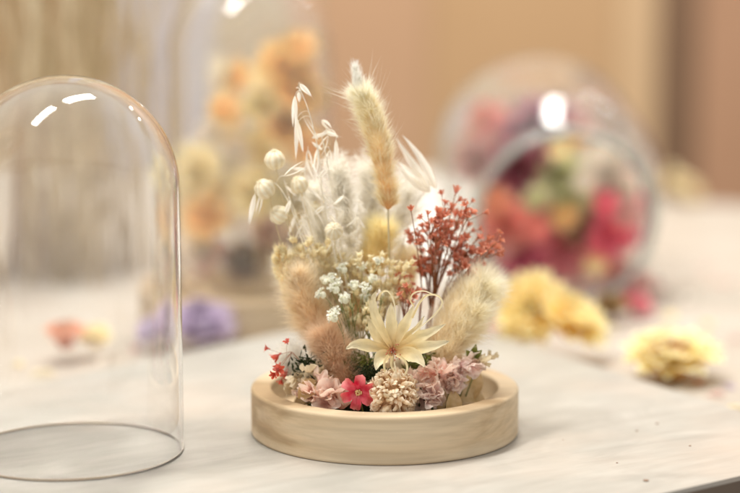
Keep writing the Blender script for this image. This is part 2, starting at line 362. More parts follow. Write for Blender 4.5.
def tail(name, label, cat, group, b0, path_px, rad_px, Ys, mkey, n, hl, hw=.012, lean=.55, stem='cream_stem', core=.7, srad=.045):
    """bunny tail grass head following photo path; parts stem and head"""
    pts = [px(u, v, y) for (u, v), y in zip(path_px, Ys)]
    P = poly(pts, 5); sc_ = 1 / 22.6
    rr = [max(.02, r * sc_) for r in lerp_list(rad_px, len(P))]
    t = thing(name, b0, label, cat, group)
    d0 = (P[1] - P[0]).normalized()
    s = MB(); s.tube(bez(b0, P[0] - d0 * min(2.5, (P[0] - b0).length * .5), P[0] + d0 * .2, 8), srad, 6); build('stem', s, M[stem], t)
    h = MB(); plume(h, P, rr, n, hl, hw, lean, core); o = build('head', h, M[mkey], t)
    return t, P
random.seed(11)
G_T = 'bunny tail grasses in the bouquet'
# tall bunny tail
t, P = tail('bunny_tail_grass', 'tall creamy yellow bunny tail grass standing highest above the bouquet', 'dried grass', G_T, base(.4, .3),
     [(388, 209), (387, 190), (381, 155), (374, 125), (366, 104), (360, 92)], [3, 8.5, 14, 16, 13, 7.5], [-.6] * 6, 'tail', 12000, .62, .010, .6, core=.66)
h = MB(); tip = poly([px(361, 97, -.6), px(357.5, 84, -.6), px(354.5, 68, -.6)], 5)
plume(h, tip, lerp_list([.28, .36, .30, .05], len(tip)), 900, .42, .012, .85, core=.6); build('tip_tuft', h, M['white_tail'], t)
h = MB()
for _ in range(150):
    x = random.random() ** .7 * (len(P) - 1.01); k = int(x); c = P[k]; tn = (P[k + 1] - P[k]).normalized()
    rd = rv(); rd = (rd - tn * rd.dot(tn)).normalized(); d = rd * .75 + tn * .8
    h.hair(c + rd * .3, d, random.uniform(1.0, 2.1), .006, rv() * .15, .5, 1)
build('awns', h, M['tail'], t)
tail('bunny_tail_grass', 'short mustard yellow bunny tail grass below the tall one', 'dried grass', G_T, base(.2, .8), [(372, 275), (374, 258), (379, 238), (382, 228)], [9, 15, 15, 6], [.8] * 4, 'tail2', 4200, .85, .010, .6)
tail('bunny_tail_grass', 'pale cream bunny tail grass left of the brick red spray, out of focus', 'dried grass', G_T, base(1.0, 1.4), [(400, 300), (403, 280), (407, 262), (409, 250)], [12, 17, 17, 7], [1.8] * 4, 'cream_tail', 3000, .6, .010, .55)
tail('bunny_tail_grass', 'big feathery cream bunny tail grass leaning right under the brick red spray', 'dried grass', G_T, base(1.8, -1), [(432, 362), (445, 338), (463, 311), (478, 292), (487, 283)], [9, 21, 27, 24, 10], [-1.3, -1.3, -1.2, -1, -1], 'cream_tail', 16000, .95, .010, .6, core=.58)
tail('bunny_tail_grass', 'peach bunny tail grass leaning left above the brown one', 'dried grass', G_T, base(-1.6, -.5), [(334, 350), (322, 332), (310, 312), (302, 292), (298, 272)], [11, 21, 26, 21, 8], [-1.1] * 5, 'peach_tail', 11000, 1.0, .009, .55, core=.45)
tail('bunny_tail_grass', 'brown tan bunny tail grass low at the left of the star flower', 'dried grass', G_T, base(-1.2, -2), [(350, 389), (345, 376), (336, 357), (329, 341), (325, 332)], [9, 19, 24, 20, 9], [-2.3] * 5, 'brown_tail', 12000, .85, .009, .5, core=.52)
tail('bunny_tail_grass', 'white fluffy bunny tail grass low at the far left of the bouquet', 'dried grass', G_T, base(-2.6, -1.4), [(308, 382), (298, 371), (290, 360), (286, 352)], [10, 15, 15, 7], [-1.6] * 4, 'white_tail', 4200, .6, .009, .5, core=.55)
tail('bunny_tail_grass', 'pale sandy bunny tail grass behind the white fluff at the upper left', 'dried grass', G_T, base(-1.3, 1), [(335, 300), (330, 275), (322, 252), (318, 240)], [10, 14, 14, 6], [1.4] * 4, 'cream_tail', 2400, .6, .010, .6)

# ---- bleached fluffy plumes (white mist)
def mist(label, b0, spine_px, Y, spread, n, fl):
    t = thing('bleached_fern_plume', b0, label, 'dried plume', 'bleached white plumes')
    pts = [b0] + [px(u, v, Y) for u, v in spine_px]; P = poly(pts, 7)
    s = MB(); s.tube(P, lerp_list([.05, .02], len(P)), 5); build('stem', s, M['white_stem'], t)
    h = MB()
    for _ in range(n):
        x = random.uniform(.25, 1) * (len(P) - 2); k = int(x); c = P[k]; tn = (P[k + 1] - P[k]).normalized()
        d = (rv() * spread + tn).normalized(); L = fl * random.uniform(.5, 1.2) * (1.15 - .5 * x / len(P))
        e = c + d * L + V((0, 0, .12 * L)); br = bez(c, c + d * L * .5, e, 4); h.tube(br, [.013, .012, .011, .009, .004], 3, .2, .8)
        for q in br[1:]:
            for _ in range(4):
                h.hair(q, (d + rv() * .9), random.uniform(.2, .5), .009, None, .4, 1)
    build('plume', h, M['white'], t)
mist('white bleached fern plume left of the tall bunny tail', base(-.6, .6), [(352, 250), (343, 200), (338, 172)], .9, .65, 480, 1.3)
mist('white bleached fern plume directly behind the tall bunny tail', base(.2, 1.2), [(368, 260), (372, 205), (370, 170)], 1.9, .75, 560, 1.5)
mist('white bleached fern plume furthest left behind the seed pods', base(-1.2, .6), [(328, 270), (318, 225), (314, 190)], .8, .65, 330, 1.05)
mist('white bleached fern plume right of the tall bunny tail', base(.8, 2.0), [(390, 250), (402, 215), (410, 192)], 2.6, .8, 330, 1.5)

# ---- oat stems with hanging spikelets
def spikelet(mb, p, d, L, w, open_=.12):
    d = d.normalized(); sd = d.orthogonal().normalized()
    sd = Matrix.Rotation(random.uniform(0, 6.28), 3, d) @ sd
    for sg in (1, -1):
        pts = [p + d * L * x + sd * sg * (open_ * L * math.sin(x * 2.2)) for x in (0, .15, .35, .6, .85, 1)]
        mb.strip(pts, [w * .2, w * .8, w, w * .8, w * .35, .004], sd * sg, .7, 0, 1, 4)
    mb.hair(p + d * L * .6, d + sd * .1, L * .9, .006, None, .5, 1)
def oat(label, b0, path_px, Y, spikes, thick=.028, name='oat_stalk'):
    t = thing(name, b0, label, 'dried oat', 'bleached oat stalks')
    P = poly([b0] + [px(u, v, Y) for u, v in path_px], 6)
    s = MB(); s.tube(P, lerp_list([thick * 1.3, thick * .6], len(P)), 6); build('stem', s, M['white_stem'], t)
    for (u, v, u2, v2, wd) in spikes:
        a = px(u, v, Y + random.uniform(-.3, .3)); e = px(u2, v2, Y + random.uniform(-.3, .3))
        h = MB(); q = min(P, key=lambda z: (z - a).length)
        h.tube(bez(q, (q + a) / 2 + V((0, 0, .3)), a, 4), .012, 4)
        spikelet(h, a, e - a, (e - a).length, wd); build('spikelet', h, M['white'], t)
oat('bleached oat stalk with the highest drooping spikelets, at the upper left', base(-.9, -.2), [(345, 300), (330, 235), (322, 190), (318, 150), (309, 112), (300, 90), (296, 88)], -.8,
    [(300, 84, 311, 96, .09), (295, 96, 294, 128, .08), (297, 118, 296, 158, .09), (298, 122, 303, 152, .08), (299, 92, 299, 102, .07), (318, 140, 305, 118, .03)])
oat('bleached oat stalk arching at the left with two long hanging spikelets', base(-1.5, -.5), [(320, 290), (300, 235), (290, 205), (276, 184), (264, 186), (256, 192)], -.9,
    [(255, 194, 249, 224, .08), (262, 192, 257, 215, .06), (290, 200, 283, 222, .07), (284, 176, 306, 163, .06), (301, 215, 310, 236, .06)])
oat('bleached oat stalk with short curled spikelets above the white plume', base(-.6, -.1), [(350, 300), (338, 225), (330, 180), (325, 150), (322, 134), (332, 130), (338, 138)], -.3,
    [(312, 138, 330, 132, .06), (322, 120, 331, 129, .09), (326, 132, 338, 136, .09), (322, 150, 312, 142, .05), (330, 150, 326, 172, .06), (336, 140, 337, 166, .06), (318, 148, 315, 172, .06), (328, 136, 318, 156, .06)])
oat('bleached oat stalk with twisted pale husks in the middle left', base(-.9, .1), [(345, 300), (318, 240), (306, 200), (305, 170), (308, 150)], -.2,
    [(306, 170, 292, 168, .05), (308, 160, 316, 178, .07), (306, 185, 322, 200, .07), (303, 195, 312, 220, .08), (300, 175, 296, 200, .06), (310, 205, 324, 232, .06), (308, 150, 310, 172, .06), (306, 220, 296, 240, .05)])
oat('bleached oat stalk with two large pale husks right of the tall bunny tail', base(.7, .6), [(392, 300), (404, 240), (416, 205), (428, 187)], .9,
    [(436, 188, 399, 136, .20), (430, 192, 396, 162, .20), (430, 190, 412, 168, .12)])
oat('bleached oat stalk bare and thin between the pods', base(-1.1, .3), [(340, 300), (312, 250), (292, 205), (284, 180)], .0,
    [(286, 186, 296, 196, .05), (296, 214, 288, 236, .06), (302, 235, 316, 250, .06), (298, 225, 310, 215, .05), (310, 252, 300, 268, .06)])
oat('bleached oat stalk crossing in front of the white plumes', base(-.3, -.6), [(352, 310), (342, 262), (326, 205), (318, 178)], -.9,
    [(330, 215, 342, 232, .06), (322, 195, 334, 204, .06), (336, 240, 326, 258, .06), (318, 178, 328, 168, .05), (326, 205, 314, 214, .05), (345, 262, 355, 250, .05)])

# ---- round seed pods
def pod(label, c_px, Y, r, b0, ctrl_px, tilt):
    c = px(*c_px, Y); t = thing('seed_pod_stem', b0, label, 'seed pod', 'round cream seed pods')
    ax = (V(tilt)).normalized()
    s = MB(); ct = px(*ctrl_px, Y + .2); s.tube(bez(b0, ct, c - ax * r * .9, 12), .022, 5); build('stem', s, M['cream_stem'], t)
    h = MB(); nu = 36; nv = 14; k = 0; Mq = ax.to_track_quat('Z', 'Y').to_matrix()
    for i in range(nv + 1):
        th = math.pi * i / nv
        for j in range(nu):
            ph = 2 * math.pi * j / nu; q = r * (1 + .03 * math.cos(ph * 10) * math.sin(th)) * (1 + .13 * noise.noise(V((math.cos(ph), math.sin(ph), th)) * 1.6 + c))
            h.v.append(c + Mq @ (V((math.sin(th) * math.cos(ph), math.sin(th) * math.sin(ph), .92 * math.cos(th))) * q)); h.t.append(.35 + .65 * (.5 + .5 * math.cos(ph * 10)))
    for i in range(nv):
        for j in range(nu): h.f.append((i * nu + j, (i + 1) * nu + j, (i + 1) * nu + (j + 1) % nu, i * nu + (j + 1) % nu))
    build('pod', h, M['pod'], t)
    h = MB()
    for j in range(6):
        a = 2 * math.pi * j / 6 + .3; d = Mq @ V((math.cos(a) * .8, math.sin(a) * .8, .5))
        p = c + ax * r * .86
        h.strip([p, p + d * .1, p + d * .2], [.03, .03, .004], ax, 0, 0, 1, 2)
    for j in range(5):
        a = 2 * math.pi * j / 5; d = Mq @ V((math.cos(a), math.sin(a), 0)); p = c - ax * r * .93
        h.strip([p, p + d * .15 + ax * .03, p + d * .32 + ax * .16], [.05, .07, .004], -ax, 0, 0, 1, 2)
    build('sepals', h, M['pod'], t)
pod('round cream seed pod, the highest of the pods at the left', (275, 160), -.6, .46, base(-1.4, 0), (282, 215), (-.1, -.2, .9))
pod('round cream seed pod, the furthest left, above a hanging oat husk', (265, 189), -.9, .46, base(-1.7, -.2), (272, 240), (-.5, -.3, .7))
pod('round cream seed pod right of the other two upper pods', (299, 185), -.3, .40, base(-1.2, .1), (310, 235), (-.3, -.3, .8))
pod('round ridged seed pod slightly below the leftmost one', (279, 215), -.8, .42, base(-1.5, -.3), (295, 260), (-.7, -.4, .4))
pod('round ridged seed pod in the white fluff nearest the bouquet middle', (334, 231), -1.1, .40, base(-.8, -.5), (338, 280), (0, -.8, .5))
pod('tiny pale seed pod half hidden behind the ridged pods', (316, 208), .5, .28, base(-1.0, .5), (325, 250), (0, -.3, .9))

# ---- brick red statice sprays: brown branching stems carrying many small florets
def floret_mesh(r, n=5, cup=.5):
    mb = MB()
    for j in range(n):
        a = 2 * math.pi * j / n + random.uniform(-.2, .2); d = V((math.cos(a), math.sin(a), 0))
        pts = [V((0, 0, -r * .5)), d * r * .35 + V((0, 0, 0)), d * r * .8 + V((0, 0, r * cup)), d * r * 1.1 + V((0, 0, r * cup * 1.1))]
        mb.strip(pts, [r * .12, r * .3, r * .36, r * .08], V((0, 0, 1)), .3, 0, 1, 3, r * .05)
    mb.tube([V((0, 0, -r * .9)), V((0, 0, -r * .2))], [r * .1, r * .22], 5)
    return mb
def mesh_of(mb, name, m):
    me = bpy.data.meshes.new(name); me.from_pydata([(v * U)[:] for v in mb.v], [], mb.f)
    a = me.attributes.new('t', 'FLOAT', 'POINT'); a.data.foreach_set('value', mb.t)
    me.polygons.foreach_set('use_smooth', [True] * len(me.polygons)); me.materials.append(m); return me
def put(name, me, parent, p, axis, s=1.0):
    o = bpy.data.objects.new(name, me); col.objects.link(o); o.parent = parent; o.location = (p - ORG[parent.name]) * U
    q = axis.to_track_quat('Z', 'Y').to_matrix() @ Matrix.Rotation(random.uniform(0, 6.28), 3, 'Z')
    o.rotation_euler = q.to_euler(); o.scale = (s, s, s); return o
random.seed(21)
red_fl = [mesh_of(floret_mesh(.19, 5, c), 'floret', M['red']) for c in (.3, .6, .9, 1.2)]
coral_fl = [mesh_of(floret_mesh(.22, 5, c), 'floret', M['coral']) for c in (.4, .8)]
def spray(label, b0, join_px, Yj, tips, Y, spread=.35, nf=(6, 8), mats=None, stem='brown_stem', cat='dried spray', group='brick red sprays', rs=.027, name='statice_spray'):
    t = thing(name, b0, label, cat, group); J = px(*join_px, Yj); s = MB(); spots = []
    s.tube(bez(b0, (b0 + J) / 2 + V((0, 0, .2)), J, 6), rs * 1.8, 5)
    for (u, v) in tips:
        y = Y + random.uniform(-1.0, 1.0); T = px(u, v, y); mid = (J + T) / 2 + V(((T.x - J.x) * .12 * -1, 0, .1))
        P = bez(J, mid, T, 8); s.tube(P, lerp_list([rs * 1.1, rs * .7], 9), 5); spots.append((T, (T - P[-2]).normalized()))
        for _ in range(random.randint(*nf)):
            k = random.choice([4, 5, 6, 7]); d = ((P[k + 1] - P[k]).normalized() + rv() * .7); d.z = abs(d.z) * .8 + .1; d.normalize()
            e = P[k] + d * random.uniform(.4, .4 + spread * 1.6); s.tube(bez(P[k], (P[k] + e) / 2 + V((0, 0, -.05)), e, 3), rs * .55, 4)
            spots.append((e, d))
    build('stems', s, M[stem], t)
    for p, d in spots[:99]:
        put('floret', random.choice(mats or red_fl), t, p, (d + rv() * .35).normalized(), random.uniform(.55, 1.2))
spray('dense brick red spray, the tallest part of the red flowers', base(1.6, 0), (434, 300), -.3, [(456, 192), (445, 202), (465, 200), (438, 212), (452, 208), (472, 210), (432, 222), (460, 216), (446, 226), (428, 214), (468, 226), (436, 236)], -.3)
spray('brick red spray leaning right with tips against the glass jar', base(1.9, .2), (440, 305), 0, [(500, 240), (492, 238), (484, 246), (478, 236), (489, 252), (470, 250), (476, 262), (466, 240), (462, 262), (496, 248)], .1)
spray('brick red spray with short florets low on the left side of the red flowers', base(1.4, .2), (430, 310), .4, [(428, 230), (418, 236), (424, 252), (432, 246), (440, 255), (430, 268), (446, 240), (452, 250)], .4)
spray('single thin red floret stalk set apart at the left of the red flowers', base(1.3, -.3), (422, 290), -.4, [(411, 210)], -.4, nf=(0, 1))
spray('few low brick red florets right above the star flower', base(1.0, -1.2), (405, 325), -1.2, [(400, 285), (407, 278), (412, 292), (403, 300), (398, 292), (410, 303), (424, 292)], -1.0, nf=(1, 3))
spray('coral red florets hanging over the left rim of the tray', base(-2.2, -1.8), (292, 352), -2.2, [(277, 356), (279, 366), (275, 374), (281, 381), (286, 372)], -2.6, nf=(0, 1), mats=coral_fl, group='coral sprays', rs=.012)

# ---- cream bud sprays and small white flowers
bud_me = []
for _ in range(3):
    mb = MB(); mb.blob(V((0, 0, 0)), .115, (1, 1, 1.3), 8, 6, .25, 2.5)
    for j in range(4):
        a = j * 1.57; d = V((math.cos(a), math.sin(a), .9)); mb.strip([V((0, 0, -.05)), d * .12, d * .22], [.05, .06, .005], V((0, 0, 1)), .3, .3, 1, 2)
    bud_me.append(mesh_of(mb, 'bud', M['bud']))
def flower_cluster(r, n, m, size=.5):
    mb = MB()
    for _ in range(n):
        d = rv(); d.z = abs(d.z) * 1.2 + .1; d.normalize(); c = d * r * random.uniform(.5, 1)
        for j in range(5):
            e = (d + rv() * .8).normalized(); q = r * size
            mb.strip([c, c + e * q * .5, c + e * q], [q * .18, q * .34, q * .12], d, .3, .2, 1, 2)
    mb.blob(V((0, 0, 0)), r * .55, nu=8, nv=6, amp=.3, t=.3)
    return mesh_of(mb, 'blossom', m)
babys = [flower_cluster(.27, 18, M['babys']) for _ in range(3)]
def budspray(label, b0, join_px, Yj, tips, Y, mats, group, stem, name, part, s=(.8, 1.2), extra=0, rs=.022):
    t = thing(name, b0, label, 'dried flower', group); J = px(*join_px, Yj); st = MB(); sp = []
    st.tube(bez(b0, (b0 + J) / 2, J, 5), rs * 1.4, 5)
    for (u, v) in tips:
        T = px(u, v, Y + random.uniform(-.5, .5)); P = bez(J, (J + T) / 2 + V((0, 0, .25)) - V(((T.x - J.x) * .2, 0, 0)), T, 6); st.tube(P, lerp_list([rs, rs * .6], 7), 5); sp.append((T, (T - P[-2]).normalized()))
        for _ in range(extra):
            k = random.choice([3, 4, 5]); d = ((P[k + 1] - P[k]).normalized() + rv() * .7).normalized(); e = P[k] + d * random.uniform(.2, .5); st.tube([P[k], e], rs * .5, 4); sp.append((e, d))
    build('stems', st, M[stem], t)
    for p, d in sp[:99]: put(part, random.choice(mats), t, p, d, random.uniform(*s))
GW = 'small white flower sprigs'
budspray('small white flowers on green stems left of the star flower, upper sprig', base(-.5, -1.5), (352, 345), -2, [(325, 282), (331, 280), (336, 290), (345, 300), (338, 284), (354, 287), (365, 290), (323, 295)], -2, babys, GW, 'green_stem', 'white_flower_sprig', 'blossom', (.8, 1.1))
budspray('single small white flower sprig just above the brown bunny tail', base(-.9, -2), (345, 345), -2.6, [(336, 313), (334, 318)], -2.6, babys, GW, 'green_stem', 'white_flower_sprig', 'blossom', (.9, 1.2))
budspray('small white flowers on green stems standing further back near the middle', base(-.2, -.8), (362, 330), -1.2, [(362, 268), (371, 280), (344, 270), (378, 262), (366, 300)], -1.2, babys, GW, 'green_stem', 'white_flower_sprig', 'blossom', (.8, 1.0))
GB = 'cream bud sprays'
budspray('cream bud spray reaching right towards the brick red flowers', base(.6, -.8), (383, 325), -1, [(392, 270), (400, 264), (412, 262), (388, 262), (405, 268), (380, 272), (394, 280), (386, 286), (402, 282)], -1, bud_me, GB, 'cream_stem', 'bud_spray', 'bud', extra=3)
budspray('cream bud spray in the centre behind the small white flowers', base(0, -.5), (366, 325), -.6, [(352, 262), (360, 256), (370, 266), (346, 276), (376, 284), (360, 276), (384, 300), (372, 300)], -.6, bud_me, GB, 'cream_stem', 'bud_spray', 'bud', extra=3)
budspray('cream bud spray at the left above the peach bunny tail', base(-1, 0), (330, 310), -.2, [(330, 250), (340, 256), (322, 262), (312, 256), (334, 268), (318, 246)], -.2, bud_me, GB, 'cream_stem', 'bud_spray', 'bud', extra=3)
# green stalk tangle under the white flowers
for i, (u, v, u2, v2) in enumerate([(350, 355, 340, 300), (356, 352, 350, 296), (362, 350, 372, 296), (368, 348, 384, 292), (347, 350, 330, 305), (372, 350, 362, 305)]):
    lab = ['leftmost but one', 'left of centre', 'right of centre', 'furthest right', 'furthest left', 'middle'][i]
    t = thing('green_stalk', base(-.5 + i * .1, -1.6), 'thin dry green leaf stalk under the small white flowers, ' + lab, 'stalk', 'thin green stalks')
    s = MB(); a = base(-.5 + i * .1, -1.6); e = px(u2, v2, -1.8); P = bez(a, px(u, v, -2), e, 8); s.tube(P, .02, 5); build('stem', s, M['green_stem'], t)
    h = MB()
    for k in range(2, 8):
        for _ in range(3):
            d = ((P[k + 1] - P[k]).normalized() + rv() * .6).normalized(); L = random.uniform(.2, .5)
            h.strip([P[k], P[k] + d * L * .5, P[k] + d * L], [.02, .035, .004], rv(), .3, 0, 1, 2)
    build('leaves', h, M['green_stem'], t)

# ---- wheat-like knobbly heads at left
def knobby(label, b0, path_px, Y, r, mk='wheat', n=190):
    t = thing('canary_grass', b0, label, 'dried grass', 'knobbly cream grass heads'); P = poly([px(u, v, Y) for u, v in path_px], 6)
    s = MB(); s.tube(bez(b0, (b0 + P[0]) / 2, P[1], 6), .03, 5); build('stem', s, M['cream_stem'], t)
    h = MB()
    for _ in range(n):
        x = random.random() * (len(P) - 1.01); k = int(x); c = P[k].lerp(P[k + 1], x - k); tn = (P[k + 1] - P[k]).normalized()
        d = rv(); d = (d - tn * d.dot(tn)).normalized(); q = c + d * r * random.uniform(.4, 1) * math.sin(math.pi * (.12 + .8 * x / len(P)))
        h.blob(q, random.uniform(.055, .105), (1, 1, 1.9), 7, 5, .2, 3, None, (d + tn).normalized()); h.hair(q, d * .4 + tn, .4, .016); h.hair(q, d * .8 + tn + rv() * .3, .35, .012)
    build('head', h, M[mk], t)
knobby('knobbly cream yellow grass head at the left edge of the bouquet', base(-1.9, -.5), [(300, 318), (291, 292), (283, 262), (280, 248)], -.9, .42)
knobby('knobbly cream grass head second from the left edge', base(-1.6, 0), [(312, 310), (303, 280), (296, 256)], -.2, .40, 'bud')
knobby('small pointed cream grass head poking out at the left, tips up', base(-1.9, -.1), [(296, 300), (280, 275), (275, 256)], .1, .26, 'bud', 50)
knobby('knobbly cream grass head at the right tip of the feathery bunny tail', base(2.2, -.3), [(470, 330), (487, 300), (492, 284)], .1, .34, 'bud', 80)

# ---- star flower
random.seed(33)
SY = -3.5
t = thing('star_flower', base(.3, -2.6), 'large pale yellow star flower with pointed petals and curled tips in the centre', 'dried flower')
C = px(393, 351, SY)
s = MB(); s.tube(bez(base(.3, -2.6), base(.3, -2.9), C + V((0, .35, -.1)), 6), .06, 6); build('stem', s, M['cream_stem'], t)
petals = [  # polylines in photo px with forward offset, half width px
 ([(391, 351), (372, 346), (356, 344), (346, 349)], [0, .1, .3, .55], 8.0),
 ([(392, 349), (383, 332), (375, 315), (373, 300), (377, 290)], [.1, .1, .0, .0, .1], 6.5),
 ([(393, 348), (392, 330), (391, 314), (391, 303)], [0, 0, .05, .15], 7.5),
 ([(394, 348), (402, 330), (409, 316), (414, 305)], [0, .05, .1, .1], 7),
 ([(395, 350), (412, 340), (430, 332), (446, 324)], [0, .1, .0, -.1], 7.5),
 ([(395, 351), (414, 348), (434, 345), (450, 341)], [0, .3, .3, .25], 8.0),
 ([(395, 352), (408, 353), (418, 358), (425, 367)], [.1, .45, .6, .8], 9.5),
 ([(391, 352), (383, 356), (378, 362), (376, 370)], [.1, .4, .6, .8], 9.0),
 ([(392, 350), (380, 340), (372, 326), (368, 318)], [-.1, -.2, -.3, -.3], 7),
 ([(394, 350), (404, 342), (416, 330), (424, 316)], [-.1, -.2, -.3, -.2], 6.5)]
for pts, off, hw in petals:
    P = poly([px(u, v, SY - o) for (u, v), o in zip(pts, off)], 5); n = len(P)
    X = [i / (n - 1) for i in range(n)]
    W = [hw * .80 / 22.6 * (.22 + .78 * min(1, x / .42) ** .8 if x < .42 else max(.02, (1 - ((x - .42) / .58) ** 1.35))) for x in X]
    h = MB(); h.strip(P, W, V((0, -1, .15)), .42, 0, 1, 12, .009, .008)
    build('petal', h, M['star'], t)
curls = [([(412, 318), (420, 302), (428, 295), (438, 296), (442, 303), (436, 313), (424, 324), (412, 334)], 1.6), ([(414, 306), (410, 300), (414, 293), (424, 291), (434, 295)], 1.3),
 ([(378, 300), (381, 293), (387, 291), (392, 297), (395, 308), (396, 320)], 1.5), ([(388, 355), (384, 364), (386, 374), (393, 380), (396, 374), (394, 362)], 1.8), ([(396, 355), (404, 360), (407, 369), (402, 377), (396, 372)], 2.0), ([(392, 356), (391, 366), (398, 376), (400, 384)], 1.5)]
for pts, hw in curls:
    P = poly([px(u, v, SY - .25 - (.6 if v > 352 else .1)) for u, v in pts], 5); h = MB()
    h.strip(P, [hw * .7 / 22.6 * (1 - .5 * i / len(P)) for i in range(len(P))], V((.3, -1, .4)), .5, .3, 1, 4); build('curled_petal', h, M['star'], t)
h = MB()
for _ in range(60):
    d = V((random.gauss(0, .5), -1, random.gauss(.15, .5))); h.hair(C + V((random.gauss(0, .06), -.05, random.gauss(0, .06))), d, random.uniform(.2, .5), .013, rv() * .2)
for _ in range(16):
    e = C + V((random.gauss(0, .22), -.35 - random.random() * .2, random.gauss(.05, .2))); h.blob(e, .035, nu=6, nv=4, t=1)
build('stamens', h, M['stamen'], t)

# ---- peach pompon
def pompon(label, c, r, mk, b0, n=150, name='pompon_flower', at_y=None):
    t = thing(name, b0, label, 'dried flower', None); s = MB(); s.tube(bez(b0, (b0 + c) / 2, c, 4), .05, 6); build('stem', s, M['green_stem'], t)
    h = MB(); h.blob(c, r * .72, nu=14, nv=10, amp=.15, t=0)
    ga = math.pi * (3 - 5 ** .5)
    for i in range(n):
        z = 1 - 2 * (i + .5) / n; rr = math.sqrt(1 - z * z); a = i * ga; d = V((rr * math.cos(a), rr * math.sin(a), z)); d = (d + rv() * .12).normalized()
        q = c + d * r * random.uniform(.6, .72); L = r * random.uniform(.3, .45); sd = d.cross(rv()).normalized()
        h.strip([q, q + d * L * .5 + sd * .02, q + d * L * .85 + sd * L * .25, q + d * L * .95 + sd * L * .55], [r * .04, r * .085, r * .10, r * .04], sd, .6, 0, 1, 4, r * .012)
    build('flower_head', h, M[mk], t); return t
pompon('round peach cream pompon flower at the front rim of the tray', px(393, 393.5, -4.0), 1.06, 'peach', base(.3, -3.6), 430)

# ---- small hot pink flower
t = thing('pink_flower', base(-.9, -3.6), 'small hot pink five petalled flower beside the peach pompon', 'dried flower')
c = px(358, 391, -3.9); s = MB(); s.tube([base(-.9, -3.6), c], .04, 5); build('stem', s, M['green_stem'], t)
for j in range(6):
    a = 2 * math.pi * j / 6 + .35; d = V((math.cos(a), -.25, math.sin(a))); sd = d.cross(V((0, 1, 0)))
    P = [c, c + d * .2 + V((0, -.15, 0)), c + d * .45 + V((0, -.22, 0)), c + d * .68 + V((0, -.12, 0)), c + d * .76 + V((0, 0, 0))]
    h = MB(); h.strip(P, [.05, .14, .23, .22, .1], V((0, -1, 0)), .3, 0, 1, 6, .018); build('petal', h, M['pink'], t)
h = MB()
for _ in range(14): h.blob(c + V((random.gauss(0, .06), -.22, random.gauss(0, .06))), .045, nu=6, nv=4, t=.5)
build('centre', h, M['tail2'], t)

# ---- papery crumpled florets
def papery(label, c, r, n, mk, b0, group='papery pink petal clusters', name='papery_flower'):
    t = thing(name, b0, label, 'dried flower', group)
    s = MB(); s.tube([b0, c], .035, 5); build('stem', s, M['green_stem'], t)
    for _ in range(n):
        d = rv(); d.y -= .7; d.z += .25; d.normalize(); o_ = c + V([random.gauss(0, r * .42), random.gauss(0, r * .3), random.gauss(0, r * .3)])
        h = MB(); k0 = random.randint(3, 5); R_ = r * random.uniform(.55, .82); Mq = d.to_track_quat('Z', 'Y').to_matrix()
        nu, nv = 30, 7; ph0 = random.random() * 6; sq = random.uniform(.6, 1)
        for i in range(nv + 1):
            x = i / nv
            for j in range(nu):
                a = 2 * math.pi * j / nu; w3 = V((math.cos(a) * 1.4, math.sin(a) * 1.4, x * 1.5)) + o_ * 3
                rad = R_ * x * (.8 + .13 * math.cos(k0 * a + ph0) + .3 * noise.noise(w3)); z = R_ * (.75 * x ** 1.4 + .06 * x * math.sin(k0 * a * 2 + ph0) + .8 * x * noise.noise(w3 * 1.3) + .12 * x * noise.noise(w3 * 4))
                h.v.append(o_ + Mq @ V((rad * math.cos(a), rad * math.sin(a) * sq, z - R_ * .35)) + rv() * .005); h.t.append(x)
        for i in range(nv):
            for j in range(nu): h.f.append((i * nu + j, i * nu + (j + 1) % nu, (i + 1) * nu + (j + 1) % nu, (i + 1) * nu + j))
        build('petal_cup', h, M[mk], t)
random.seed(8)
papery('dusty pink papery cluster at the front left next to the hot pink flower', px(329, 394, -3.7), 0.95, 9, 'dusty', base(-2.2, -3.4))
papery('dusty pink papery cluster at the far left inside the rim', px(311, 388, -3.2), 0.79, 8, 'dusty', base(-3.0, -2.8))
papery('cream papery cluster behind the dusty pink ones at the left', px(300, 384, -2.6), 0.66, 7, 'creamp', base(-3.3, -2.3))
papery('pale cream papery cluster beside the brown bunny tail', px(318, 378, -3.0), 0.55, 7, 'creamp', base(-2.7, -2.7))
papery('pale mauve papery cluster right of the star flower, upper', px(438, 375, -2.8), 0.95, 9, 'dusty', base(2.0, -2.4))
papery('pale mauve papery cluster at the right end, highest one', px(466, 369, -2.4), 0.87, 9, 'mauve', base(3.1, -2.0))
papery('pale mauve papery cluster low in front of the right wood shaving', px(436, 397, -3.6), 0.82, 8, 'mauve', base(2.0, -3.2))
papery('dusty papery cluster touching the peach pompon on the right', px(421, 383, -3.4), 0.66, 7, 'dusty', base(1.5, -3.0))
tail('bunny_tail_grass', 'feathery peach cream bunny tail grass at the right edge, in front of the biggest one', 'dried grass', G_T, base(2.2, -1.4), [(440, 364), (456, 344), (471, 322), (480, 308)], [8, 14, 16, 8], [-1.7] * 4, 'peach_tail' if 0 else 'cream_tail', 6500, .95, .010, .55, core=.5)
papery('tiny mauve papery bloom between the upper and right mauve clusters', px(452, 380, -2.9), 0.66, 7, 'mauve', base(2.6, -2.6))
papery('small cream papery bloom above the mauve clusters near the olive leaf', px(480, 358, -2.0), 0.53, 6, 'creamp', base(3.4, -1.6))

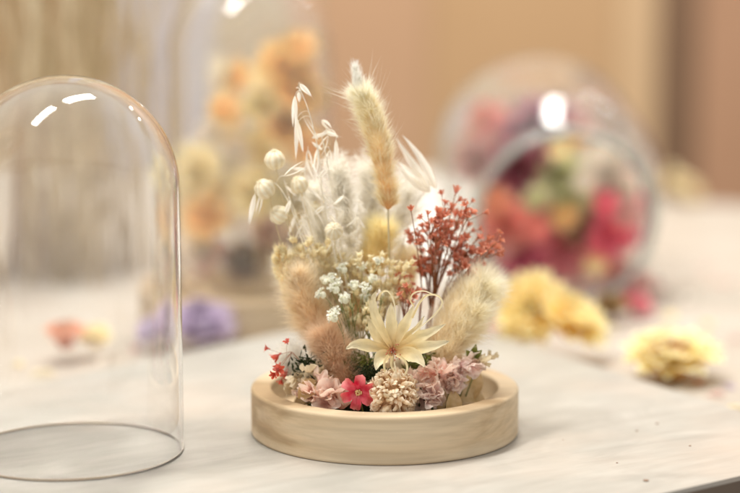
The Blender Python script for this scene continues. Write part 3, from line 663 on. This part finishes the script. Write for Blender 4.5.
# ---- olive leaf, beige bracts, twig
t = thing('olive_leaf_sprig', base(3.2, -1.7), 'small olive green leaf sprig above the right mauve flowers', 'leaf')
s = MB(); a = base(3.2, -1.7); e = px(471, 358, -2.2); s.tube([a, e], .03, 5); build('stem', s, M['green_stem'], t)
for (u, v) in ((476, 344), (466, 350), (482, 350), (462, 362)):
    h = MB(); q = px(u, v, -2.3); P = bez(e, (e + q) / 2 + V((.05, -.1, 0)), q, 5); h.strip(P, [.03, .12, .17, .14, .08, .01], V((0, -1, .2)), .3); build('leaf', h, M['leaf'], t)
def bract(label, c0, c1, w, bendv, nrm):
    mb = MB(); P = bez(c0, (c0 + c1) / 2 + V(bendv), c1, 10); mb.strip(P, [w * math.sin(math.pi * (.08 + .86 * i / 10)) for i in range(11)], V(nrm), .5, 0, 1, 8, .01)
    o = build('dried_leaf', mb, M['shaving'], at=c0); tagp(o, label, 'dried leaf', 'beige dried leaves in the tray')
bract('beige curled dried leaf lying across the empty right side of the tray', V((2.4, -2.6, 1.35)), V((4.5, -1.2, 1.35)), .8, (0, 0, 1.1), (0, -.6, 1))
bract('beige dried leaf standing behind the right mauve flowers', V((3.0, -1.6, 1.2)), V((4.0, -.4, 2.9)), .7, (.2, 0, .4), (0, -1, .4))
bract('narrow beige dried leaf pointing down at the right of the front mauve cluster', V((2.7, -3.6, 1.1)), V((2.9, -3.0, 2.5)), .35, (.3, -.2, .2), (0, -1, .3))
bract('beige dried leaf tucked in the left corner of the recess', V((-4.1, -1.6, 1.1)), V((-2.7, -2.6, 1.9)), .6, (0, 0, .6), (0, -.6, 1))
bract('ochre dried leaf among the dusty pink clusters at the left', px(300, 399, -3.6), px(318, 384, -3.2), .38, (0, -.2, .3), (0, -1, .4))

# ---- moss bed
random.seed(5)
mb = MB(); mb.blob(V((.1, -.6, .7)), 3.7, (1, .95, .3), 48, 16, .12, 2.2, 0)
for _ in range(5200):
    a = random.random() * 6.283; q = math.sqrt(random.random()) * 3.75; p = V((.1 + q * math.cos(a), -.6 + q * .95 * math.sin(a), .7 + 1.1 * math.sqrt(max(0, 1 - (q / 3.75) ** 2))))
    d = (V((math.cos(a) * q / 3.7, math.sin(a) * q / 3.7, .7)) + rv() * .6).normalized(); L = random.uniform(.1, .32)
    mb.strip([p, p + d * L * .5, p + d * L], [.02, .035, .004], rv(), .2, 0, 1, 2)
tagp(build('moss', mb, M['moss'], at=V((0, -.6, .95))), 'dark green moss bed filling the tray under the dried flowers', 'moss', kind='stuff')

# ---------------------------------------------------------------- background flowers
random.seed(50)
def head_mesh(c, axis, r, mk_c, layers=5, n=16, open_=1.0, w=.2, depth=.5, jit=.02):
    """double flower: layers of petals round a centre"""
    mb = MB(); Mq = axis.to_track_quat('Z', 'Y').to_matrix()
    for l in range(layers):
        f = l / max(1, layers - 1); el = R(12 + 62 * f) ; L = r * (1 - .55 * f)
        k = max(5, int(n * (1 - .5 * f)))
        for j in range(k):
            a = 2 * math.pi * (j + .5 * (l % 2)) / k + random.uniform(-.12, .12); e2 = el * open_ + random.uniform(-.12, .12)
            d = V((math.cos(a) * math.cos(e2), math.sin(a) * math.cos(e2), math.sin(e2))); o_ = V((0, 0, 1)); 
            pts = [V((0, 0, 0)), d * L * .4, d * L * .75 + o_ * L * .06, d * L + o_ * L * .18 * depth]
            pts = [c + Mq @ q for q in pts]
            mb.strip(pts, [w * r * .3, w * r * .8, w * r, w * r * .25], Mq @ V((0, 0, 1)), .35, 0, 1, 3, jit * r)
    return mb
def flower(label, c, axis, r, mat, centre=None, ground=None, name='flower_head', cat='flower', group=None, layers=5, n=16, w=.2, open_=1.0, centre_r=.25):
    ax = V(axis).normalized(); b0 = V((c.x, c.y, ground)) if ground is not None else c - ax * r * .4
    t = thing(name, b0, label, cat, group)
    build('petals', head_mesh(c, ax, r, None, layers, n, open_, w), mat, t)
    mb = MB()
    if centre:
        for _ in range(40): mb.blob(c + ax * r * .3 + (ax.cross(rv())) * r * centre_r * random.random(), r * .06, nu=6, nv=4, t=random.random())
        build('centre', mb, centre, t)
    mb = MB(); mb.blob(c - ax * r * .12, r * .38, (1, 1, .5), 12, 8, .1, t=.2, axis=ax); build('calyx', mb, mat, t)
    return t
GY = 'yellow strawflowers on the table'
f1 = px(533, 293, 22); flower('cream yellow strawflower on its side in front of the glass jar, left one', V((f1.x, 22, 1.3)), (-.3, -.75, .5), 2.5, M['yellow'], M['brownc'], TZ, 'strawflower', group=GY, layers=6, n=22, w=.17)
f1 = px(572, 300, 19.5); flower('golden yellow strawflower leaning against the left one by the jar', V((f1.x, 20, .9)), (.35, -.4, .7), 2.2, M['yellow'], M['brownc'], TZ, 'strawflower', group=GY, layers=6, n=22, w=.17)
flower('single yellow strawflower lying face up at the right edge of the board', V((15.7, 15.6, -.25)), (-.05, -.22, 1), 2.85, petal_mat('pale_ring_yellow', (232, 160, 56), (255, 234, 150), (255, 250, 222), transl=.4), M['brownc'], TZ, 'strawflower', group=GY, layers=5, n=24, w=.17, centre_r=.5, open_=.62)
def simple_mat(name, a, b_, c=None, tr=.6): return petal_mat(name, a, b_, c, transl=tr, scale=60)
mp_ = simple_mat('purple_petal', (206, 190, 214), (230, 218, 234)); mpe = simple_mat('peach_petal', (236, 170, 132), (246, 202, 172)); mye = simple_mat('soft_yellow_petal', (255, 236, 180), (255, 250, 222))
mrd = simple_mat('dark_red_petal', (232, 140, 152), (248, 184, 190)); mmg = simple_mat('magenta_petal', (222, 112, 146), (240, 164, 182)); mhp = simple_mat('vivid_pink_petal', (252, 122, 152), (255, 174, 190))
mdp = simple_mat('plum_petal', (160, 88, 108), (198, 130, 144)); mgr = simple_mat('pale_green_petal', (220, 220, 172), (242, 242, 212)); mwh = simple_mat('white_petal', (252, 244, 232), (255, 251, 244)); mco = simple_mat('coral_petal', (250, 166, 156), (255, 204, 192))
mbr = simple_mat('olive_brown', (156, 124, 84), (186, 156, 112)); mor = simple_mat('orange_soft', (255, 214, 142), (255, 238, 190)); mdk = simple_mat('dark_bronze', (120, 98, 88), (152, 130, 116)); mlp = simple_mat('light_pink', (228, 184, 180), (242, 214, 206))
def at_table(u, v): 
    a = px(u, v, 0); d = a - CAM; t = (TZ - CAM.z) / d.z; return CAM + d * t
g = at_table(203, 346); flower('lilac purple flower on the table behind the left glass dome', g + V((0, 0, 1.1)), (.1, -.5, .9), 2.1, mp_, None, TZ, layers=5, n=14, w=.28)
g = at_table(165, 350); flower('lilac purple flower seen through the edge of the left glass dome', g + V((0, 0, .9)), (-.2, -.4, .9), 1.4, mp_, None, TZ, layers=5, n=14, w=.28)
g = at_table(66, 361); flower('peach orange bud seen through the left glass dome', g + V((0, 0, 1.2)), (0, -.1, 1), 1.5, mpe, None, TZ, layers=6, n=9, w=.34, open_=1.35)
g = at_table(98, 357); flower('soft yellow flower right of the peach bud behind the dome', g + V((0, 0, 1.0)), (0, -.4, .9), 1.2, mye, None, TZ, layers=5, n=12, w=.28)
g = at_table(636, 318); flower('rose red dried flower between the two yellow groups', g + V((0, 0, .7)), (.3, -.4, .8), 1.2, mrd, None, TZ, layers=5, n=12, w=.28)
g = at_table(628, 300); flower('pale pink dried flower behind the rose red one', g + V((0, 0, .7)), (0, -.4, .8), 1.9, mlp, None, TZ, layers=5, n=12, w=.28)
g = at_table(506, 332); flower('rose red flower just right of the feathery bunny tail on the table', g + V((0, 0, .8)), (-.2, -.4, .8), 1.5, mhp, None, TZ, layers=5, n=12, w=.26)
g = at_table(610, 322); flower('olive brown seed head beside the golden strawflower', g + V((0, 0, .8)), (0, -.4, .8), 1.3, mbr, None, TZ, layers=5, n=12, w=.26)
# loose fallen petals on the table
pet = [mesh_of((lambda mb: (mb.strip(bez(V((-.7, 0, 0)), V((0, 0, .3)), V((.7, 0, .02)), 6), [.05, .3, .42, .45, .4, .25, .05], V((0, 0, 1)), .2, 0, 1, 4), mb)[1])(MB()), 'petal', m) for m in (mlp, mye, mwh, mp_, mpe)]
descr = [('loose pale pink petal', 0), ('loose soft yellow petal', 1), ('loose white petal', 2), ('loose lilac petal', 3), ('loose peach petal', 4)]
spots = [(728, 388, 3), (716, 396, 0), (738, 410, 1), (700, 383, 4), (655, 290, 0), (690, 300, 2), (722, 285, 0), (705, 325, 1), (735, 340, 0), (668, 318, 1), (600, 345, 1), (588, 338, 4), (40, 375, 1), (110, 362, 2), (12, 366, 1), (142, 350, 0), (235, 330, 0), (222, 322, 1), (590, 352, 2), (705, 270, 0), (660, 262, 2), (605, 330, 1)]
for i, (u, v, k) in enumerate(spots):
    g = at_table(u, v); o = bpy.data.objects.new('loose_petal', pet[k]); col.objects.link(o); o.location = (g + V((0, 0, .05))) * U; o.rotation_euler = (random.uniform(-.2, .2), random.uniform(-.2, .2), random.uniform(0, 6)); o.scale = [random.uniform(.7, 1.3)] * 3
    where = ['at the right edge just behind the board', 'the nearest of the pink ones by the right board edge', 'right of the face up yellow strawflower', 'directly behind the face up yellow strawflower', 'left of the other two far right pink ones', 'halfway between jar and right frame edge',
             'at the right edge in front of the far sprig', 'behind the face up strawflower to its right', 'at the right frame edge level with the strawflower', 'between the rose red flower and the face up strawflower', 'in front of the golden strawflower, its right side', 'under the golden strawflower at the board edge',
             'behind the left dome, left of the peach bud', 'behind the left dome, right of the yellow flower', 'at the left frame edge behind the dome', 'behind the left dome beside the lilac flower', 'in front of the background wooden tray', 'left in front of the background wooden tray',
             'at the board edge below the olive seed head', 'furthest of the pink petals, toward the far right', 'just right of the glass jar', 'just below the olive seed head']
    tagp(o, descr[k][0] + ' ' + where[i], 'petal', ['loose pale pink petals', 'loose soft yellow petals', 'loose white petals', 'loose lilac petals', 'loose peach petals'][k])
# crumbs on the board
m_cr = surf_mat('crumb_brown', (130, 98, 78), (170, 130, 100), scale=300)
for (u, v, r, lab) in [(637, 431, .055, 'tiny dark brown crumb on the board right of the tray'), (657, 424, .07, 'tiny amber crumb on the board, the one nearest the yellow flower'), (617, 463, .045, 'tiny grey crumb on the board below the other two'), (646, 481, .10, 'larger brown petal crumb near the front edge of the board'), (690, 446, .05, 'pale orange crumb near the right edge of the board'), (563, 440, .03, 'smallest crumb on the board beside the tray')]:
    a = px(u, v, 0); d = a - CAM; g = CAM + d * (-CAM.z / d.z); mb = MB(); r *= .75; mb.blob(g + V((0, 0, r * .4)), r, (1.5, 1, .5), 10, 6, .5, 2)
    tagp(build('crumb', mb, m_cr, at=g), lab, 'crumb')

# ---------------------------------------------------------------- background dome with orange flowers on a wooden tray
DX, DY = -8.0, 31.5
o = build('round_tray', tray_mesh(6.5, 2.5, .95, 1.2), m_wood, at=(0, 0, 0)); o.location = V((DX, DY, TZ)) * U; tagp(o, 'round wooden tray in the blurred background carrying the orange flower dome', 'tray')
o.data.set_sharp_from_angle(angle=R(50))
dome(V((DX, DY, TZ + 1.3)), 5.1, 20.7, .2, 'tall clear glass dome over orange and yellow flowers in the background', glass_mat('milky_glass', (1, 1, 1), haze_smudge=.035))  # pale haze mixed into the glass stands in for its milky sheen
Q = lambda u, v, y: px(u, v, y)
bgf = [('fluffy orange flower, the topmost inside the background dome', (286, 66), 1.7, mor, (0, -.6, .6)), ('fluffy orange flower just below the topmost in the background dome', (296, 96), 1.7, mor, (.3, -.6, .6)), ('orange flower lower right in the background dome', (284, 128), 1.5, mor, (.2, -.7, .4)),
       ('orange flower high at the left in the background dome', (236, 78), 1.1, mor, (-.3, -.7, .5)), ('cream yellow flower in the upper middle of the background dome', (262, 108), 1.3, mye, (0, -.7, .5)), ('golden flower at the lower left inside the background dome', (207, 218), 1.6, mor, (-.1, -.8, .4)),
       ('cream flower left of centre in the background dome', (196, 172), 1.7, mye, (-.2, -.8, .4)), ('white flower in the middle of the background dome', (232, 160), 1.5, mwh, (0, -.8, .5)), ('yellow flower in the lower middle of the background dome', (252, 195), 1.8, mye, (.1, -.8, .4)),
       ('dusty pink flower near the floor of the background dome', (205, 256), 1.3, mlp, (-.2, -.7, .6)), ('dark bronze seed head near the floor of the background dome', (245, 263), 1.3, mdk, (0, -.7, .5)), ('olive green flower at the lower right of the background dome', (284, 250), 1.5, mbr, (.3, -.7, .5)), ('cream flower at the lower right of the background dome', (292, 205), 1.7, mye, (.3, -.7, .4)), ('pale pink flower between cream ones in the background dome', (270, 232), 1.3, mlp, (.1, -.7, .5))]
for lab, (u, v), r, m, ax in bgf:
    y = DY + random.uniform(-1.8, 1.4); c = px(u, v, y); c.x = DX + max(-3.4, min(3.4, c.x - DX)); b0 = V((DX + (c.x - DX) * .3, y * .6 + DY * .4, TZ + 1.2))
    t = thing('preserved_flower', b0, lab, 'flower', 'flowers inside the background dome'); s = MB(); s.tube(bez(b0, V((c.x, y, (b0.z + c.z) / 2)), c, 6), .08, 5); build('stem', s, M['cream_stem'], t)
    build('petals', head_mesh(c, V(ax).normalized(), r * 1.2, None, 5, 16, .9, .2), m, t)
mb = MB()
t = thing('pampas_plume', (DX - .5, DY + 1, TZ + 1.2), 'pale cream pampas plume rising in the background dome', 'dried plume')
P = poly([V((DX - .5, DY + 1, TZ + 1.2)), V((DX - 1.2, DY + 1, 8)), V((DX - 2, DY + 1, 15))], 6); mb.tube(P, .06, 5); build('stem', mb, M['cream_stem'], t)
mb = MB(); plume(mb, P[4:], lerp_list([.5, 1.0, 1.2, .5], len(P) - 4), 900, 1.2, .03, .6); build('head', mb, M['cream_tail'], t)

# ---------------------------------------------------------------- jar on its side with magenta flowers
tilt = math.radians(7.6); yaw = math.radians(.5)
# axis runs from the mouth (near) to the closed end (far), rising 7.6 degrees
ax = V((-math.sin(yaw) * math.cos(tilt), math.cos(yaw) * math.cos(tilt), math.sin(tilt)))
mouth = V((12.0, 35.5, TZ + 5.85 * math.cos(tilt) + .2))
up = V((0, 0, 1)); xx = ax.cross(up).normalized(); yy = xx.cross(ax); Mj = Matrix((xx, yy, ax)).transposed().to_4x4(); Mj.translation = mouth
outer = [(5.95, .1), (5.9, .9), (5.75, 1.6), (5.85, 2.4), (6.5, 3.6), (7.25, 5.2), (7.6, 7.5), (7.65, 10), (7.65, 16), (7.5, 18.4), (6.9, 19.7), (5.5, 20.2), (3, 20.3), (0, 20.3)]
def smooth_prof(p):
    q = poly([V((a, 0, b_)) for a, b_ in p], 4); return [(max(0, v.x), v.z) for v in q]
op = smooth_prof(outer); ip = smooth_prof([(5.55, .1), (5.5, .9), (5.4, 1.6), (5.5, 2.5), (6.2, 3.8), (6.95, 5.4), (7.3, 7.5), (7.35, 10), (7.35, 16), (7.2, 18.2), (6.6, 19.3), (5.3, 19.8), (3, 19.9), (0, 19.9)])
m_jglass = glass_mat('jar_glass', (.985, .992, .99), haze_smudge=.07)  # milky reflection of the bright room painted into the jar glass
t = thing('glass_jar', V((mouth.x, mouth.y, TZ)), 'big clear glass jar lying on its side with magenta and pink flowers inside', 'jar')
mb = MB(); mb.lathe(op + ip[::-1], 96, Mj, closed=True); fixn(build('body', mb, m_jglass, t))
mb = MB(); k = []
for i in range(16):
    a = 2 * math.pi * i / 16; k.append((5.75 + .24 * math.cos(a), -.12 + .22 * math.sin(a)))
mb.lathe(k, 96, Mj, closed=True); fixn(build('rim', mb, surf_mat('greenish_rim', (146, 156, 150), (172, 180, 174), rough=.1, spec=.8), t))
J = lambda a, b_, d: Mj @ V((a, b_, d))     # a: right (+x), b_: up, d: depth into the jar
jf = [('plum dark flower at the upper left inside the jar', (-2.6, 2.6, 3.5), 2.6, mdp), ('dark plum flower deep behind at the left inside the jar', (-1.0, 4.2, 7), 2.8, mdp), ('pale green hydrangea in the upper middle of the jar', (-.2, 2.3, 3.0), 2.3, mgr), ('pale green flower in the centre of the jar', (.6, .6, 2.4), 1.7, mgr),
      ('white flower at the upper right inside the jar', (2.6, 3.0, 3.2), 1.9, mwh), ('pale lilac white flower at the right edge inside the jar', (4.0, 1.4, 3.0), 1.4, mwh), ('vivid pink flower at the right inside the jar', (3.2, -1.5, 1.8), 2.0, mhp), ('coral flower at the left inside the jar', (-3.6, -.8, 2.0), 2.0, mco),
      ('magenta flower at the lower left inside the jar', (-2.6, -2.7, 2.2), 2.2, mmg), ('dark red flower in the lower middle of the jar', (.2, -2.6, 2.2), 2.1, mrd), ('olive brown flower in the middle of the jar', (1.0, -1.0, 2.0), 1.6, mbr), ('coral flower at the lower right of the jar', (3.2, -3.2, 2.6), 1.7, mco),
      ('light pink flower deep in the middle of the jar', (0.5, 3.4, 9), 3.0, mlp), ('orange red petal flower pressed against the upper left glass of the jar', (-4.4, 4.6, 9), 1.6, mco), ('pale flower pressed against the left glass of the jar', (-5.2, 2.2, 8), 1.9, mlp), ('magenta flower deep at the bottom of the jar', (-1, -3.0, 8), 3.2, mmg), ('vivid pink flower deep at the right of the jar', (3.6, -1, 8), 3.0, mhp), ('light mauve flower deep near the end of the jar', (0, 1, 13), 4.2, mlp), ('small orange flower at the top middle inside the mouth of the jar', (1.2, 3.9, 4.5), 1.2, mor)]
for lab, (a, b_, d), r, m in jf:
    flower(lab, J(a, b_, d), (-ax + rv() * .25 + V((0, 0, .15)))[:], r, m, None, None, 'preserved_flower', 'flower', 'flowers inside the jar', 6, 14, .27)

# ---------------------------------------------------------------- dried cream sprig far right, grasses far left
g = at_table(686, 205); t = thing('dried_sprig', g, 'cream dried sprig standing on the table right of the jar', 'dried flower'); s = MB(); h = MB()
for i in range(5):
    e = g + V((random.uniform(-1.6, 1.6), random.uniform(-1, 1), 1.6 + random.random() * 1.8)); s.tube(bez(g, (g + e) / 2 + V((0, 0, .6)), e, 5), .09, 5)
    for _ in range(7): h.blob(e + rv() * .7 - V((0, 0, .4)), .38, nu=7, nv=5, amp=.3)
build('stem', s, M['cream_stem'], t); build('florets', h, M['bud'], t)
m_gr = [simple_mat('dry_grass', a, b2, None, .3) for a, b2 in (((232, 214, 176), (244, 232, 204)), ((222, 192, 148), (236, 210, 168)), ((238, 224, 192), (248, 238, 214)))]
lb = ['pale straw bundle of dried grasses at the far left against the brown panel', 'brown bundle of dried grasses behind the left glass dome', 'light cream bundle of dried grasses at the left frame edge', 'straw coloured bundle of dried grasses nearest the lavender panel']
for i, (x, y, mi) in enumerate([(-22.5, 46, 0), (-26, 50, 1), (-30, 46, 2), (-19.5, 52, 0)]):
    t = thing('grass_bundle', (x, y, TZ), lb[i], 'dried grass', 'dried grass bundles at the back'); s = MB()
    for _ in range(26):
        a = V((x + random.gauss(0, 1.9), y + random.gauss(0, 1), TZ)); e = a + V((random.gauss(0, 3.0), random.gauss(0, 2), random.uniform(24, 36))); s.tube(bez(a, (a + e) / 2 + V((0, 0, 2)), e, 5), .16, 4)
    build('stems', s, m_gr[mi], t)
    h = MB()
    for _ in range(26):
        e = V((x + random.gauss(0, 2.6), y + random.gauss(0, 2), random.uniform(20, 34))); P = [e, e + V((random.gauss(0, .6), 0, 3)), e + V((random.gauss(0, 1), 0, 6))]; plume(h, poly(P, 3), lerp_list([.3, .6, .2], 7), 40, 1.2, .05)
    build('seed_heads', h, m_gr[mi], t)

# white paper sheet on the table behind the bouquet
b = MB(); a = [at_table(335, 292), at_table(470, 285), at_table(452, 172), at_table(345, 176)]
b.prism([(p.x, p.y) for p in a], TZ + .02, TZ + .08)
tagp(fixn(build('paper_sheet', b, surf_mat('white_paper', (208, 206, 199), (218, 216, 210), scale=4, bump=.02), smooth=False)), 'plain white paper sheet on the table between the two glass containers', 'paper')
# lush filling between the tails and the star flower
random.seed(77)
for lab, (u, v), y, k in [('dark green leafy sprig under the left petals of the star flower', (372, 376), -2.9, 60), ('dark olive sprig below the white fluff at the left', (308, 368), -2.6, 46), ('dark green leafy sprig between the pompon and the mauve flowers', (418, 396), -3.3, 40), ('olive leafy sprig between the brown tail and the star flower', (356, 366), -2.4, 60), ('green leafy sprig under the right petals of the star flower', (420, 366), -2.0, 60)]:
    c = px(u, v, y); b0 = base(c.x, y); t = thing('leafy_sprig', b0, lab, 'leaf', 'dark green leafy sprigs'); st = MB(); st.tube([b0, c + V((0, 0, .2))], .03, 5); build('stem', st, M['green_stem'], t)
    h = MB()
    for _ in range(k * 4):
        q = c + V((random.gauss(0, .32), random.gauss(0, .2), random.gauss(0, .26))); d = (V((random.gauss(0, .6), -.3, .6)) + rv() * .5).normalized(); L = random.uniform(.18, .42)
        h.strip([q, q + d * L * .5, q + d * L], [.02, .05, .004], rv(), .3, 0, 1, 2)
    build('leaves', h, M['moss'] if 'dark' in lab else M['leaf'], t)

# more blooms filling the background dome
random.seed(91)
for i, (u, v, r, m, lab) in enumerate([(300, 50, 1.2, mor, 'small orange bloom at the very top right of the background dome'), (270, 78, 1.3, mye, 'pale yellow bloom left of the topmost orange flowers in the background dome'), (308, 150, 1.4, mor, 'orange bloom behind the oat stalks in the background dome'), (220, 190, 1.2, mye, 'pale yellow bloom just above the golden one in the background dome'),
        (190, 205, 1.2, mye, 'yellow bloom left of the golden one in the background dome'), (178, 160, 1.3, mwh, 'white bloom at the left wall of the background dome'), (262, 150, 1.5, mye, 'pale yellow bloom in the heart of the background dome'), (225, 112, 1.1, mor, 'orange bloom at the left of the upper group in the background dome'), (190, 250, 1.3, mwh, 'white bloom near the floor at the left of the background dome'), (212, 140, 1.2, mwh, 'small white bloom above the middle of the background dome')]):
    y = DY + random.uniform(-2, 2); c = px(u, v, y); c.x = DX + max(-3.7, min(3.7, c.x - DX)); b0 = V((DX + (c.x - DX) * .3, DY + (y - DY) * .5, TZ + 1.2))
    t = thing('preserved_flower', b0, lab, 'flower', 'flowers inside the background dome'); b = MB(); b.tube(bez(b0, V((c.x, y, (b0.z + c.z) / 2)), c, 6), .07, 5); build('stem', b, M['cream_stem'], t)
    build('petals', head_mesh(c, V((random.uniform(-.3, .3), -.7, .5)).normalized(), r * 1.2, None, 4, 14, .9, .2), m, t)

# fuller middle: extra thin bleached stalks, bud sprays and pale heads
random.seed(123)
xs = [(300, 268, 'nearest the left edge'), (312, 200, 'with its tip behind the pods'), (322, 215, 'left of the white plumes'), (334, 160, 'rising highest beside the white plumes'), (344, 185, 'in the middle of the white plumes'), (352, 205, 'just left of the tall bunny tail stem'), (360, 190, 'directly left of the tall bunny tail')]
for u, v, w_ in xs:
    path = [(345 - (345 - u) * .35, 300), (345 - (345 - u) * .7 + random.uniform(-4, 4), (300 + v) / 2), (u, v)]
    sp = []
    for k in range(9):
        f = random.uniform(.35, 1); uu = 345 - (345 - u) * (.35 + .65 * f) + random.uniform(-2, 2); vv = 300 - (300 - v) * f
        sg = random.choice((-1, 1)); sp.append((uu, vv, uu + sg * random.uniform(4, 12), vv + random.uniform(-14, 14), random.uniform(.03, .06)))
    oat('extra fine bleached stalk ' + w_, base(random.uniform(-1, .2), random.uniform(-.4, .6)), path, random.uniform(-.8, .5), sp, .022)
budspray('cream bud spray filling the gap below the mustard bunny tail', base(.2, -.6), (372, 330), -.9, [(370, 258), (382, 256), (376, 290), (390, 292), (364, 282), (396, 298), (356, 292)], -.9, bud_me, GB, 'cream_stem', 'bud_spray', 'bud', extra=4)
budspray('cream bud spray low between the small white flowers and the star flower', base(-.2, -1.4), (362, 345), -1.8, [(352, 308), (364, 312), (372, 304), (380, 316), (346, 318), (358, 322), (374, 324)], -1.8, bud_me, GB, 'cream_stem', 'bud_spray', 'bud', extra=3)
budspray('cream bud spray at the upper left between the pods and the peach bunny tail', base(-1.2, -.2), (318, 305), -.5, [(292, 240), (302, 248), (310, 240), (322, 250), (296, 262), (328, 242)], -.5, bud_me, GB, 'cream_stem', 'bud_spray', 'bud', extra=4)
tail('bunny_tail_grass', 'pale cream bunny tail grass behind the peach one', 'dried grass', G_T, base(-1.5, .2), [(326, 325), (312, 300), (298, 278), (290, 264)], [13, 18, 17, 8], [.2] * 4, 'cream_tail', 6000, .9, .010, .6, core=.5)
tail('bunny_tail_grass', 'pale cream bunny tail grass in the middle behind the small white flowers', 'dried grass', G_T, base(-.4, .4), [(362, 330), (354, 300), (348, 275), (345, 262)], [14, 19, 17, 8], [.5] * 4, 'cream_tail', 6000, .8, .010, .6, core=.5)
# many smaller blooms in the mouth of the jar
random.seed(202)
small = [('white bloom at the very top right of the jar mouth', 1.9, 4.0, mwh), ('cream bloom at the top of the jar mouth', -.4, 4.3, mye), ('white bloom beside the green hydrangea in the jar', 1.4, 2.2, mwh), ('pale pink bloom at the right wall of the jar mouth', 4.3, .2, mlp), ('pink bloom above the vivid pink flower in the jar', 2.8, .8, mhp), ('green bloom at the left of the hydrangea in the jar', -1.9, 1.2, mgr), ('orange bloom low in the middle of the jar mouth', .2, -.2, mor),
         ('coral bloom left of centre in the jar mouth', -1.8, -.9, mco), ('pale pink bloom at the lower left wall of the jar', -4.2, -2.4, mlp), ('peach bloom at the left wall of the jar mouth', -4.4, .9, mpe), ('light pink bloom at the bottom of the jar mouth', 1.2, -4.0, mlp), ('dark plum bloom at the bottom left of the jar mouth', -1.6, -4.3, mdp), ('cream bloom in the right half of the jar mouth', 2.3, -3.2, mye), ('white bloom low at the right wall of the jar', 4.2, -2.4, mwh)]
for lab, a, b_, m in small:
    flower(lab, J(a, b_, random.uniform(.9, 1.6)), (-ax + rv() * .4 + V((0, 0, .3)))[:], random.uniform(.8, 1.15), m, None, None, 'preserved_flower', 'flower', 'flowers inside the jar', 5, 10, .3)
